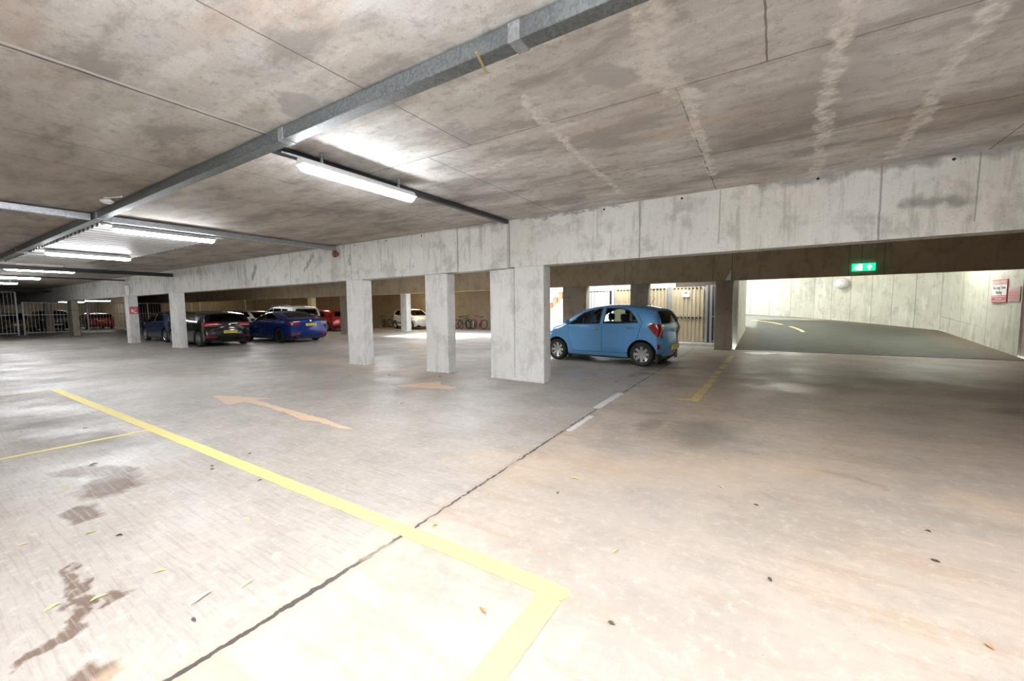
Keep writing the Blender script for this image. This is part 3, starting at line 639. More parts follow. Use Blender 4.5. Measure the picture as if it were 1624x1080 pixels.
# bulkhead lamp / mirror on outer wall
e = empty('convex_mirror', (2.75, 25.6, 2.46), math.radians(-20), 'round white convex mirror on the ramp wall below the exit sign', 'mirror')
bm = bmesh.new(); lathe(bm, [(.001, .22), (.10, .21), (.2, .17), (.27, .08), (.28, .0), (.25, -.03)], 26, Matrix.Rotation(PI / 2, 4, 'X')); link('mirror_dish', bm, M['white'], e, smooth=True)
bm = bmesh.new(); tube(bm, [(0, 0, 0), (.2, .45, 0)], .03, 8); link('bracket', bm, M['galv'], e)
# sign on the pillar and on the beam at left
e = empty('fire_point_sign', (-25.14, 6.68, 1.35), PI / 2, 'square red fire sign on the side of the pillar left of the dark blue hatchback', 'sign')
bm = bmesh.new(); box(bm, -.16, .16, -.012, 0, 0, .34); link('board', bm, M['sign_red'], e)
bm = bmesh.new(); box(bm, -.10, -.02, -.016, -.012, .08, .22); box(bm, .0, .10, -.016, -.012, .05, .09); tube(bm, [(.0, -.014, .12), (.06, -.014, .2), (.08, -.014, .28)], .014, 6); link('pictogram', bm, M['sign_white'], e)
e = empty('notice_board', (-26.2, 6.78, 2.25), 0, 'small white notice hung on the beam above the pillar with the red sign', 'sign')
bm = bmesh.new(); box(bm, -.28, .28, 0, .02, 0, .50); link('board', bm, M['sign_white'], e)
bm = bmesh.new(); box(bm, -.30, .30, -.005, 0, .49, .52); box(bm, .28, .30, -.005, 0, .0, .5); link('frame', bm, M['trim'], e)

# ---------------------------------------------------------------- fences
def fence(p0, p1, z1, pitch, posts, label, rails=(.15, 1.33), bar=.014, mat='fence'):
    p0 = Vector(p0); p1 = Vector(p1); d = p1 - p0; L = d.length; ang = math.atan2(d.y, d.x)
    e = empty('bar_fence', (*p0, 0), ang, label, 'fence')
    ps = [0] + list(posts) + [L]
    for p in ps:
        bm = bmesh.new(); box(bm, p - .04, p + .04, -.04, .04, 0, z1, bev=.005); box(bm, p - .12, p + .12, -.08, .08, 0, .015); link('post', bm, M[mat], e)
    for a, b in zip(ps[:-1], ps[1:]):
        bm = bmesh.new(); n = max(1, int((b - a) / pitch))
        for i in range(1, n):
            q = a + (b - a) * i / n; tube(bm, [(q, 0, .08), (q, 0, z1)], bar, 5)
        link('bar_panel', bm, M[mat], e)
        for zz in (*rails, z1 - .03):
            bm = bmesh.new(); box(bm, a, b, -.02, .02, zz - .02, zz + .02); link('rail', bm, M[mat], e)
    return e
fence((-41.5, -8.5), (-41.5, 5.22), 2.84, .16, (3.6, 7.2, 10.3), 'tall grey barred fence in front of the beam at the left edge')
fence((-41.6, 5.5), (-41.6, 14.8), 2.17, .16, (3.0, 6.4), 'tall grey barred fence in front of the crimson car')
fence((-41.6, 15.4), (-41.6, 23.3), 3.0, .16, (3.6,), 'far grey barred fence in front of the tan wall behind the white cars')
# fence, beige panels and gate by the light blue car
fence((-7.0, 16.6), (-5.72, 16.6), 2.12, .13, (), 'dark barred railing behind the light blue car windscreen', mat='trim')
def sheet(x0, x1, z0, z1, name, parent, y=0):
    bm = bmesh.new(); n = max(2, int((x1 - x0) / .13)); prev = None; s = (x1 - x0) / n
    for i in range(n):
        a = x0 + s * i
        for xx_, d in ((a, 0), (a + s * .3, 0), (a + s * .4, .03), (a + s * .9, .03)):
            cur = (bm.verts.new((xx_, y + d, z0)), bm.verts.new((xx_, y + d, z1)))
            if prev: bm.faces.new((prev[0], prev[1], cur[1], cur[0]))
            prev = cur
    o = link(name, bm, M['beige'], parent); md = o.modifiers.new('s', 'SOLIDIFY'); md.thickness = .006
    return o
def slots(x0, x1, z, name, parent, y=-.012):
    bm = bmesh.new(); q = x0
    while q < x1: box(bm, q, q + .08, y, y + .02, z, z + .045); q += .13
    link(name, bm, M['ink'], parent)
def gatepanel(x0, x1, label, name, cat, rows, posts):
    e = empty(name, (x0, 16.6, 0), 0, label, cat); W = x1 - x0
    for p in posts:
        bm = bmesh.new(); box(bm, p - .035, p + .035, -.05, .02, .1, 2.2, bev=.004); link('frame_post', bm, M['fence'], e)
    for a, b in rows:
        sheet(.0, W, a, b, 'corrugated_sheet', e); slots(.1, W - .12, b - .075, 'slot_row', e)
    return e
gatepanel(-5.55, -3.42, 'beige corrugated steel panel with slots behind the light blue car', 'sheet_fence', 'fence', ((.1, 2.16),), (0, 1.0, 2.13))
g = gatepanel(-3.35, -2.1, 'beige corrugated steel gate with small notice right of the light blue car', 'steel_gate', 'gate', ((.1, 1.06), (1.06, 2.16)), (0, 1.27))
bm = bmesh.new(); box(bm, 0, 1.27, -.07, -.04, 1.045, 1.075); link('gate_bar', bm, M['fence'], g)
bm = bmesh.new()
for i in range(26): box(bm, 1.16, 1.19, -.03, -.005, .25 + i * .07, .28 + i * .07)
link('rivet_strip', bm, M['ink'], g)
bm = bmesh.new(); box(bm, .42, .68, -.04, -.03, 1.78, 2.02); n_ = link('notice_plate', bm, M['plate_w'], g)
bm = bmesh.new(); box(bm, .5, .6, -.045, -.04, 1.92, 1.95); link('notice_mark', bm, M['ink'], n_)
fence((-1.94, 16.6), (-1.60, 16.6), 2.2, .11, (), 'narrow grey barred side gate between the beige gate and pillar', rails=(.15, 1.06))
S('wall_gap_added', [(-3.3, -1.3, 17.2, 17.35, 0, 3.1), (-1.38, -1.25, 15.3, 17.2, 0, 4)], 'wall_dark')  # added dark wall, so the view behind the gate stays dark
T('kerb', [(-5.6, -1.65, 16.2, 16.46, 0, .1)], 'pillar', 'pale concrete kerb under the beige gate', 'kerb', bev=.01)

# exterior stair
e = empty('brick_stair_wall', (-10.4, 21, 0), 0, 'white rendered stair wall with pink coping and stepped orange brick piers outside', 'wall')
bm = bmesh.new(); prism(bm, [(-2.2, 0), (2.4, 0), (2.4, 3.3), (.55, 1.65), (-.35, .95), (-2.2, -.0)][:5] + [(-2.2, .0 + .01)], 'y', 0, .3); link('rendered_wall', bm, M['render'], e)
bm = bmesh.new(); prism(bm, [(-1.6, .05), (-.35, .90), (.55, 1.60), (2.4, 3.2), (2.4, 3.65), (.55, 2.05), (-.35, 1.35), (-1.6, .5)], 'y', -.08, .38); link('coping', bm, M['coping'], e)
for i in range(6):
    x = -.78 + i * .34; z0 = 1.0 + i * .28
    bm = bmesh.new(); box(bm, x, x + .26, .4, .7, 0, z0 + .72 + .02 * i, bev=.01); p = link('brick_pier', bm, M['brick'], e)
    bm = bmesh.new(); box(bm, x - .03, x + .29, .37, .73, z0 + .72 + .02 * i, z0 + .77 + .02 * i); link('pier_cap', bm, M['coping'], p)

# ---------------------------------------------------------------- cars
def crom(P, n):
    out = []
    P = [P[0]] + list(P) + [P[-1]]
    for i in range(1, len(P) - 2):
        p0, p1, p2, p3 = [Vector(p) for p in P[i - 1:i + 3]]
        k = max(2, int(n * (p2 - p1).length))
        for j in range(k):
            t = j / k
            out.append(.5 * ((2 * p1) + (p2 - p0) * t + (2 * p0 - 5 * p1 + 4 * p2 - p3) * t * t + (3 * p1 - p0 - 3 * p2 + p3) * t ** 3))
    out.append(Vector(P[-1])); return out
def inpoly(p, poly):
    c = False; n = len(poly)
    for i in range(n):
        a = poly[i]; b = poly[(i + 1) % n]
        if (a[1] > p[1]) != (b[1] > p[1]) and p[0] < (b[0] - a[0]) * (p[1] - a[1]) / (b[1] - a[1]) + a[0]: c = not c
    return c
def carve(bm, poly, ax, cond, mode='sep', mi=0):
    """cut a polygon (coords on axes ax) out of the faces meeting cond; mode sep -> new bmesh, mat -> set slot, del -> remove"""
    lo = [min(p[k] for p in poly) - .08 for k in (0, 1)]; hi = [max(p[k] for p in poly) + .08 for k in (0, 1)]
    n = len(poly); nrm_ax = 3 - ax[0] - ax[1]
    for i in range(n):
        a = poly[i]; b = poly[(i + 1) % n]
        fs = []
        for f in bm.faces:
            v = [(q.co[ax[0]], q.co[ax[1]]) for q in f.verts]
            if max(q[0] for q in v) < lo[0] or min(q[0] for q in v) > hi[0] or max(q[1] for q in v) < lo[1] or min(q[1] for q in v) > hi[1]: continue
            if cond(f.calc_center_median()): fs.append(f)
        co = [0, 0, 0]; co[ax[0]] = a[0]; co[ax[1]] = a[1]; no = [0, 0, 0]; no[ax[0]] = -(b[1] - a[1]); no[ax[1]] = b[0] - a[0]
        geom = list({x for f in fs for x in list(f.verts) + list(f.edges)}) + fs
        if geom: bmesh.ops.bisect_plane(bm, geom=geom, plane_co=co, plane_no=no, dist=1e-6)
    sel = []
    for f in bm.faces:
        c = f.calc_center_median()
        if cond(c) and inpoly((c[ax[0]], c[ax[1]]), poly): sel.append(f)
    if mode == 'mat':
        for f in sel: f.material_index = mi
        return None
    if mode == 'del': bmesh.ops.delete(bm, geom=sel, context='FACES'); return None
    nb = bmesh.new(); mp = {}
    for f in sel:
        vs = []
        for v in f.verts:
            if v not in mp: mp[v] = nb.verts.new(v.co)
            vs.append(mp[v])
        try: nb.faces.new(vs)
        except ValueError: pass
    bmesh.ops.delete(bm, geom=sel, context='FACES')
    return nb
def inflate(bm, d):
    bm.normal_update()
    for v in bm.verts: v.co += v.normal * d

def wheel_parts(root, x, y, r, wd, side, rim, nspoke=8):
    """tyre with alloy child; side = -1/+1 outward y"""
    R = Matrix.Translation((x, y, r)) @ Matrix.Rotation(-side * PI / 2, 4, 'X')
    bm = bmesh.new(); h = wd / 2
    lathe(bm, [(r * .66, -h), (r * .9, -h), (r * .985, -h * .8), (r, -h * .3), (r, h * .3), (r * .985, h * .8), (r * .9, h), (r * .68, h), (r * .64, h * .75), (r * .64, -h * .75)], 30, R, closed=True)
    bmesh.ops.recalc_face_normals(bm, faces=bm.faces); t = link('tyre', bm, M['rubber'], root, smooth=True)
    bm = bmesh.new(); lathe(bm, [(r * .66, h * .9), (r * .62, h * .8), (r * .60, h * .3), (r * .60, -h * .3)], 30, R)
    lathe(bm, [(.001, h * .62), (r * .13, h * .62), (r * .15, h * .4)], 16, R)
    for k in range(nspoke):
        a = 2 * PI * k / nspoke; w0, w1 = r * .055, r * .135
        for s0, s1, ww0, ww1 in ((.12, .40, w0, w1), (.40, .62, w1, w1 * .75)):
            q = [(s0 * r, -ww0, h * .6), (s1 * r, -ww1, h * .72), (s1 * r, ww1, h * .72), (s0 * r, ww0, h * .6)]
            bt = [(p[0], p[1], p[2] - .025) for p in q]
            RR = R @ Matrix.Rotation(a, 4, 'Z'); vv = [bm.verts.new(RR @ Vector(p)) for p in q + bt]
            for f in ((0, 1, 2, 3), (7, 6, 5, 4), (0, 4, 5, 1), (1, 5, 6, 2), (2, 6, 7, 3), (3, 7, 4, 0)): bm.faces.new([vv[i] for i in f])
    bmesh.ops.recalc_face_normals(bm, faces=bm.faces); link('alloy_rim', bm, M[rim], t)
    bm = bmesh.new(); lathe(bm, [(.001, -h * .1), (r * .6, -h * .1)], 24, R); lathe(bm, [(r * .34, h * .1), (r * .34, -h * .1), (.001, h * .12)], 20, R); link('brake_disc', bm, M['alloy_dark'], t)

def plate(root, s, x, z, rear, w=.50, hgt=.11, mat='plate_y', tilt=0):
    bm = bmesh.new(); box(bm, x - .008, x + .008, -w / 2, w / 2, z - hgt / 2, z + hgt / 2); p = link('number_plate', bm, M[mat], root)
    if s:
        text('plate_lettering', s, hgt * .95, M['ink'], p, (x + (.0095 if rear else -.0095), 0, z - .002), (PI / 2, 0, PI / 2 if rear else -PI / 2), .0006, sx=.86)

def car(label, S_, loc, heading, cat='car'):
    """local +x towards the REAR, x=0 front bumper; heading = world angle of the nose direction"""
    L, H, W = S_['L'], S_['H'], S_['W'] / 2
    root = empty(S_.get('name', 'car'), (loc[0], loc[1], 0), heading + PI, label, cat)
    off = S_.get('origin', L / 2)
    prof = crom([(x * L, z * H) for x, z in S_['prof']], S_.get('res', 9)); NS = len(prof)
    zb = S_['belt'] * H; sill = .17 * H / 1.45 + .02
    def Wf(x, z):
        pf = max(0, 1 - x / (.22 * L)); pr_ = max(0, (x - .80 * L) / (.20 * L))
        pl = 1 - .16 * pf ** 2.4 - S_.get('rt', .10) * pr_ ** 2.2
        tb = 1 - S_.get('tumble', .20) * max(0, (z - zb) / (H - zb)) ** 1.15 if z > zb else 1 - .035 * ((zb * .72 - z) / zb) ** 2
        return W * pl * tb
    rib = []
    acc = [0]
    for i in range(1, NS): acc.append(acc[-1] + (prof[i] - prof[i - 1]).length)
    for i, p in enumerate(prof):
        s = acc[i] / acc[-1]; g = .75 * min(1, max(0, p.x / L)) + .25 * s
        q = Vector((.32 + (L - .64) * g, sill)); d = q - p; ln = d.length; d.normalize()
        endy = min(1, abs(s - .5) * 2); crown = .028 + (S_.get('bow', .16) if (p.y < .62 * H or s > .93 or s < .07) else .05) * (1 if (s < .2 or s > .82) else .35)
        r = min(.11 if p.y > zb else .10, ln * .35)
        Wt = Wf(p.x, p.y); pts = []
        for k in range(7):
            f = k / 6 * .999; y = f * (Wt - r); c = crown * f * f
            P = p + d * min(c, ln * .5); pts.append((P.x, y, P.y))
        for k in range(1, 6):
            a = k / 5 * PI / 2; dd = min(crown + r * (1 - math.cos(a)), ln * .9); P = p + d * dd
            pts.append((P.x, Wf(P.x, P.y) - r + r * math.sin(a), P.y))
        d0 = min(crown + r, ln * .9)
        for k in range(1, 11):
            dd = d0 + (ln - d0) * k / 10; P = p + d * dd; pts.append((P.x, Wf(P.x, P.y) - (.04 if k == 10 else 0), P.y))
        rib.append(pts)
    bm = bmesh.new(); nk = len(rib[0])
    V = {}
    for i in range(NS):
        for k in range(nk):
            x, y, z = rib[i][k]; x -= off
            V[i, k, 1] = bm.verts.new((x, y, z)); V[i, k, -1] = V[i, k, 1] if k == 0 else bm.verts.new((x, -y, z))
    for i in range(NS - 1):
        for k in range(nk - 1):
            for sd_ in (1, -1):
                vs = [V[i, k, sd_], V[i + 1, k, sd_], V[i + 1, k + 1, sd_], V[i, k + 1, sd_]]; vs = list(dict.fromkeys(vs))
                f = bm.faces.new(vs if sd_ < 0 else vs[::-1])
    bmesh.ops.recalc_face_normals(bm, faces=bm.faces)
    T_ = lambda P: [(x - off, z) for x, z in P]
    side = lambda c: abs(c.y) > .5 * W
    # wheel arches
    for wx in S_['wheels']:
        ra = S_['wr'] * 1.20; cx = wx - off
        P = [(cx + ra * math.cos(t), S_['wr'] * 1.02 + ra * math.sin(t)) for t in [PI * k / 11 for k in range(12)]] + [(cx - ra, 0), (cx + ra, 0)]
        carve(bm, P, (0, 2), side, 'del')
    gm = M[S_.get('glass', 'glass_dark')]
    for nm, P in S_.get('side_glass', []):
        for sg in (1, -1):
            nb = carve(bm, T_(P), (0, 2), lambda c, sg=sg: c.y * sg > .4 * W and c.z > .5 * H)
            inflate(nb, .0); link(nm, nb, gm, root, smooth=True)
        big = [(x, z) for x, z in P]; cx = sum(p[0] for p in P) / len(P); cz = sum(p[1] for p in P) / len(P)
        O = [(cx + (x - cx) * (1 + .035 / max(.1, abs(x - cx))), cz + (z - cz) * (1 + .022 / max(.05, abs(z - cz)))) for x, z in P]
        carve(bm, T_(O), (0, 2), lambda c: abs(c.y) > .4 * W and c.z > .5 * H, 'mat', 1)
    for nm, P, (x0, x1) in S_.get('end_glass', []):   # polygon in (y, z)
        nb = carve(bm, P, (1, 2), lambda c, a=x0 - off, b=x1 - off: a < c.x < b)
        link(nm, nb, M[S_.get('end_mat', 'glass_dark')] if nm == 'rear_window' else gm, root, smooth=True)
    for nm, P, ymin, xr, mt in S_.get('lights', []):  # side-view polygon wrapping the corner
        for sg in (1, -1):
            nb = carve(bm, T_(P), (0, 2), lambda c, sg=sg, ym=ymin, a=xr[0] - off, b=xr[1] - off: c.y * sg > ym and a < c.x < b)
            inflate(nb, .008); link(nm, nb, M[mt], root, smooth=True)
    for nm, P, xr, mt in S_.get('end_parts', []):     # (y,z) polygons
        nb = carve(bm, P, (1, 2), lambda c, a=xr[0] - off, b=xr[1] - off: a < c.x < b)
        inflate(nb, .006); link(nm, nb, M[mt], root, smooth=True)
    for L_ in S_.get('gaps', []):
        for a, b in zip(L_[:-1], L_[1:]):
            d = Vector((b[0] - a[0], b[1] - a[1])); nn = Vector((-d.y, d.x)).normalized() * .006
            carve(bm, T_([(a[0] + nn.x, a[1] + nn.y), (b[0] + nn.x, b[1] + nn.y), (b[0] - nn.x, b[1] - nn.y), (a[0] - nn.x, a[1] - nn.y)]), (0, 2), side, 'mat', 2)
    if S_.get('low', 0):
        carve(bm, [(-3, 0), (3, 0), (3, S_['low']), (-3, S_['low'])], (0, 2), lambda c: True, 'mat', 1)
    link('body', bm, None, root, smooth=True, mats=[M[S_['paint']], M['trim'], M['gapline']])
    # underbody and inner
    bm = bmesh.new(); w0, w1 = [x - off for x in S_['wheels']]; ra = S_['wr'] * 1.3; iw = W - S_['wr'] * .85
    box(bm, .15 - off, L - .15 - off, -iw, iw, .16, .42 * H); box(bm, w0 + ra, w1 - ra, -W * .93, W * .93, .16, .4 * H)
    box(bm, -off + .22, w0 - ra, -W * .8, W * .8, .2, .4 * H) if w0 - ra > .3 - off else None
    link('underbody', bm, M['under'], root)
    # wheel wells
    bm = bmesh.new()
    for cx in (w0, w1):
        for sg in (1, -1):
            lathe(bm, [(S_['wr'] * 1.22, 0), (S_['wr'] * 1.22, W - iw - .03), ], 20, Matrix.Translation((cx, sg * iw, S_['wr'])) @ Matrix.Rotation(-sg * PI / 2, 4, 'X'))
    for v in list(bm.verts):
        if v.co.z < .18: v.co.z = .18
    link('wheel_liner', bm, M['under'], root)
    for wx in S_['wheels']:
        for sg in (-1, 1): wheel_parts(root, wx - off, sg * (W - .105), S_['wr'], .185, sg, S_.get('rim', 'alloy'), S_.get('spokes', 8))
    # seats
    for sx_ in S_.get('seats', (.42, .64)):
        for sy in (-.36, .36):
            bm = bmesh.new(); cx = sx_ * L - off; zt = zb + .16
            box(bm, cx - .1, cx + .42 * .3, sy * W / .8 - .22, sy * W / .8 + .22, .4, zt - .08, bev=.04)
            box(bm, cx + .02, cx + .12, sy * W / .8 - .13, sy * W / .8 + .13, zt - .05, zt + .14, bev=.03); link('seat', bm, M['seat'], root)
    bm = bmesh.new(); box(bm, .26 * L - off, .36 * L - off, -W * .8, W * .8, .5, zb - .03, bev=.03); link('dashboard', bm, M['trim'], root)
    bm = bmesh.new(); mtx = Matrix.Translation((.385 * L - off, -.32 if not S_.get('lhd') else .32, zb - .02)) @ Matrix.Rotation(math.radians(65), 4, 'Y')
    lathe(bm, [(.185 + .015 * math.cos(t), .015 * math.sin(t)) for t in [PI / 3 * k for k in range(6)]], 20, mtx, closed=True); link('steering_wheel', bm, M['trim'], root, smooth=True)
    # mirrors
    mx, mz = S_['mirror']
    for sg in (-1, 1):
        bm = bmesh.new(); bmesh.ops.create_uvsphere(bm, u_segments=14, v_segments=8, radius=1)
        for v in bm.verts: v.co = Vector((v.co.x * (.06 if v.co.x < 0 else .03) + mx - off, v.co.y * .10 + sg * (Wf(mx, mz) + .09), v.co.z * .07 + mz))
        link('wing_mirror', bm, M[S_.get('mirror_mat', S_['paint'])], root, smooth=True)
    for hx, hz_ in S_.get('handles', []):
        for sg in (-1, 1):
            bm = bmesh.new(); yb = Wf(hx, hz_) + .012; box(bm, hx - .09 - off, hx + .09 - off, sg * yb - .012, sg * yb + .012, hz_ - .014, hz_ + .014, bev=.008); link('door_handle', bm, M[S_.get('handle_mat', S_['paint'])], root)
    if S_.get('antenna'):
        ax_, az, tx, tz = S_['antenna']; bm = bmesh.new(); tube(bm, [(ax_ - off, 0, az), (tx - off, 0, tz)], [.009, .004], 6); link('aerial', bm, M['trim'], root)
    if S_.get('plate'):
        s, z, mt = S_['plate']
        xx_ = max(p.x for p in prof if abs(p.y - z) < .12 and p.x > L / 2) - off + .012
        plate(root, s, xx_, z, True, mat=mt)
    if S_.get('fplate'):
        s, z = S_['fplate']; plate(root, s, -off - .012, z, False, mat='plate_w')
    if S_.get('badge'):
        bz = S_['badge']; xx_ = max(p.x for p in prof if abs(p.y - bz) < .12 and p.x > L / 2) - off + .004
        bm = bmesh.new(); lathe(bm, [(.001, .012), (.04, .01), (.05, 0)], 18, Matrix.Translation((xx_, 0, bz)) @ Matrix.Rotation(PI / 2, 4, 'Y')); link('round_badge', bm, M['chrome'], root, smooth=True)
    if S_.get('rails'):
        a, b = S_['rails']
        for sg in (-1, 1):
            bm = bmesh.new(); yr = W * .74; tube(bm, [(a - off, sg * yr, H - .06), (a + .1 - off, sg * yr, H + .01), ((a + b) / 2 - off, sg * yr, H + .045), (b - .1 - off, sg * yr, H + .01), (b - off, sg * yr, H - .08)], .018, 6); link('roof_rail', bm, M['galv'], root, smooth=True)
    return root

hatch = [(.035, .14), (.004, .28), (.0, .40), (.02, .50), (.075, .575), (.17, .64), (.245, .70), (.345, .86), (.43, .955), (.54, .998), (.68, 1.0), (.82, .975), (.905, .93), (.935, .90), (.965, .77), (.985, .66), (.988, .55), (.998, .44), (1.0, .30), (.975, .155)]
B = dict(name='hatchback_car', L=3.62, H=1.50, W=1.60, prof=hatch, belt=.64, wheels=(.71, 3.09), wr=.292, paint='p_lblue', glass='glass', end_mat='glass_dark', tumble=.17, res=12,
  side_glass=[('front_side_window', [(1.13, 1.005), (1.30, 1.14), (1.52, 1.27), (1.78, 1.365), (2.02, 1.395), (1.98, 1.03), (1.5, 1.005)]),
              ('rear_side_window', [(2.12, 1.035), (2.17, 1.395), (2.50, 1.385), (2.74, 1.33), (2.90, 1.19), (2.98, 1.07), (2.6, 1.045)])],
  end_glass=[('windscreen', [(-.62, .99), (-.52, 1.38), (.52, 1.38), (.62, .99)], (.55, 1.75)), ('rear_window', [(-.60, 1.03), (-.50, 1.32), (.50, 1.32), (.60, 1.03)], (3.2, 3.7))],
  lights=[('tail_light', [(3.22, 1.00), (3.38, 1.05), (3.60, .98), (3.60, .70), (3.50, .68), (3.36, .82)], .50, (3.0, 3.7), 'red_lens'),
          ('head_light', [(.0, .74), (.05, .82), (.50, .93), (.42, .80), (.15, .70)], .42, (-.1, .6), 'clear_lens'),
          ('rear_reflector', [(3.46, .42), (3.60, .42), (3.60, .54), (3.46, .54)], .62, (3.3, 3.7), 'red_lens')],
  gaps=[[(1.06, .99), (1.08, .72), (1.18, .36), (1.26, .30)], [(2.06, 1.02), (2.06, .30)], [(1.26, .30), (2.72, .30)], [(2.72, .30), (2.86, .45), (3.0, .70), (3.10, 1.06), (2.95, 1.3)]],
  seats=(.47, .66), mirror=(1.10, 1.045), handles=[(1.86, .88), (2.82, .925)], handle_mat='chrome', antenna=(2.98, 1.44, 3.12, 1.66), plate=('', .46, 'plate_y'), badge=.86, low=.20)
bcar = car('light blue five-door hatchback parked behind the double pillar', B, (-3.82, 10.80), PI - math.radians(7))
bm = bmesh.new(); nseg = 14
for i in range(nseg):
    t = 2 * PI * i / nseg
lathe(bm, [(.085, 0), (.091, 0)], 24, Matrix.Translation((3.20 - 1.8, -.775, .80)) @ Matrix.Rotation(PI / 2, 4, 'X')); link('fuel_flap', bm, M['gapline'], bcar)
for sg in (-1, 1):
    for wx in (1.04, 3.42):
        bm = bmesh.new(); box(bm, wx - 1.8, wx - 1.785, sg * .68 - .09, sg * .68 + .09, .10, .34); link('mud_flap', bm, M['trim'], bcar)

G = dict(name='hatchback_car', L=4.25, H=1.46, W=1.79, prof=hatch, belt=.64, wheels=(.86, 3.49), wr=.315, paint='p_black', tumble=.18,
  side_glass=[('front_side_window', [(1.25, .96), (1.55, 1.18), (1.95, 1.35), (2.25, 1.38), (2.25, .98)]), ('rear_side_window', [(2.34, .98), (2.34, 1.38), (2.9, 1.36), (3.2, 1.22), (3.3, 1.02)])],
  end_glass=[('windscreen', [(-.68, .96), (-.58, 1.36), (.58, 1.36), (.68, .96)], (.7, 2.1)), ('rear_window', [(-.66, 1.02), (-.56, 1.32), (.56, 1.32), (.66, 1.02)], (3.7, 4.3))],
  lights=[('tail_light', [(3.88, .98), (4.25, .98), (4.25, .83), (4.0, .83)], .40, (3.7, 4.4), 'red_lens'), ('rear_reflector', [(3.95, .36), (4.3, .36), (4.3, .44), (3.95, .44)], .50, (3.9, 4.4), 'dkred_lens')],
  gaps=[[(2.3, .98), (2.3, .3)]], mirror=(1.3, .98), handles=[(2.1, .86), (3.1, .88)], plate=('WX65 PZN', .60, 'plate_y'), badge=.88, antenna=(3.5, 1.42, 3.62, 1.52), low=.22)
car('black hatchback with yellow rear plate, parked right of a pillar', G, (-20.95, 7.98), PI)
saloon = [(.03, .15), (.004, .30), (.0, .42), (.02, .53), (.08, .60), (.20, .66), (.30, .70), (.385, .83), (.475, .955), (.56, 1.0), (.66, .99), (.77, .91), (.87, .81), (.95, .765), (.985, .735), (.99, .62), (1.0, .45), (.998, .30), (.975, .16)]
D = dict(name='saloon_car', L=4.78, H=1.42, W=1.85, prof=saloon, belt=.66, wheels=(.86, 3.72), wr=.335, paint='p_navy', tumble=.20, rim='alloy_dark',
  side_glass=[('front_side_window', [(1.55, .97), (1.9, 1.17), (2.25, 1.30), (2.5, 1.33), (2.5, .98)]), ('rear_side_window', [(2.6, .98), (2.6, 1.33), (3.0, 1.30), (3.4, 1.18), (3.68, 1.04)])],
  end_glass=[('windscreen', [(-.70, .97), (-.58, 1.34), (.58, 1.34), (.70, .97)], (.9, 2.5)), ('rear_window', [(-.64, 1.13), (-.54, 1.33), (.54, 1.33), (.64, 1.13)], (3.1, 4.3))],
  lights=[('tail_light', [(4.30, .93), (4.78, .95), (4.78, .80), (4.45, .80)], .45, (4.1, 4.9), 'dkred_lens'), ('rear_reflector', [(4.5, .34), (4.9, .34), (4.9, .44), (4.5, .44)], .55, (4.3, 4.9), 'dkred_lens')],
  gaps=[[(2.55, .98), (2.55, .3)]], mirror=(1.65, 1.02), mirror_mat='trim', handles=[(2.35, .86), (3.3, .88)], plate=('EX22 KLB', .80, 'plate_y'), badge=.97, low=.26)
car('deep blue four-door saloon with yellow rear plate, parked left of the pale pillar', D, (-20.0, 10.75), PI)
G2 = dict(G, paint='p_navy2', plate=('', .60, 'plate_y'), name='hatchback_car', L=4.1)
G2['wheels'] = (.85, 3.40); G2.pop('badge')
car('dark blue hatchback half hidden between two pillars at left', G2, (-25.45, 8.32), PI)
W1 = dict(G, paint='p_white', L=4.4, plate=None, name='estate_car'); W1.pop('badge'); W1.pop('antenna')
car('white car whose roof shows behind the black hatchback', W1, (-29.8, 14.3), 0)
car('white car mostly hidden behind the pillar and black hatchback', W1, (-33.0, 11.4), 0)
suv = [(.03, .17), (.004, .32), (.0, .46), (.02, .56), (.09, .62), (.20, .66), (.26, .71), (.35, .87), (.42, .96), (.52, 1.0), (.72, 1.0), (.88, .98), (.945, .945), (.965, .90), (.985, .72), (.99, .60), (1.0, .45), (1.0, .30), (.975, .18)]
U = dict(name='off_road_car', L=4.5, H=1.72, W=1.85, prof=suv, belt=.65, wheels=(.88, 3.55), wr=.35, paint='p_white', tumble=.16,
  side_glass=[('front_side_window', [(1.3, 1.10), (1.6, 1.36), (1.9, 1.52), (2.25, 1.55), (2.25, 1.12)]), ('rear_side_window', [(2.35, 1.12), (2.35, 1.55), (3.1, 1.54), (3.3, 1.14)]), ('quarter_window', [(3.4, 1.15), (3.25, 1.53), (3.8, 1.5), (3.9, 1.2)])],
  end_glass=[('windscreen', [(-.70, 1.12), (-.60, 1.54), (.60, 1.54), (.70, 1.12)], (.7, 2.1)), ('rear_window', [(-.70, 1.14), (-.62, 1.52), (.62, 1.52), (.70, 1.14)], (4.0, 4.6))],
  lights=[('tail_light', [(4.1, 1.12), (4.5, 1.12), (4.5, .85), (4.2, .85)], .55, (4.0, 4.6), 'red_lens'), ('head_light', [(.0, .78), (.0, .90), (.5, 1.0), (.45, .84)], .45, (-.1, .8), 'clear_lens')],
  mirror=(1.35, 1.12), handles=[(2.05, .98), (3.1, 1.0)], rails=(1.7, 3.9), glass='glass', low=.3)
car('white off-roader with roof rails behind the deep blue saloon', U, (-25.3, 13.9), PI)
R1 = dict(G, paint='p_red', plate=('', .80, 'plate_y'), H=1.5); R1.pop('badge'); R1.pop('antenna')
car('red hatchback behind the deep blue saloon, rear towards us', R1, (-27.2, 17.75), PI)
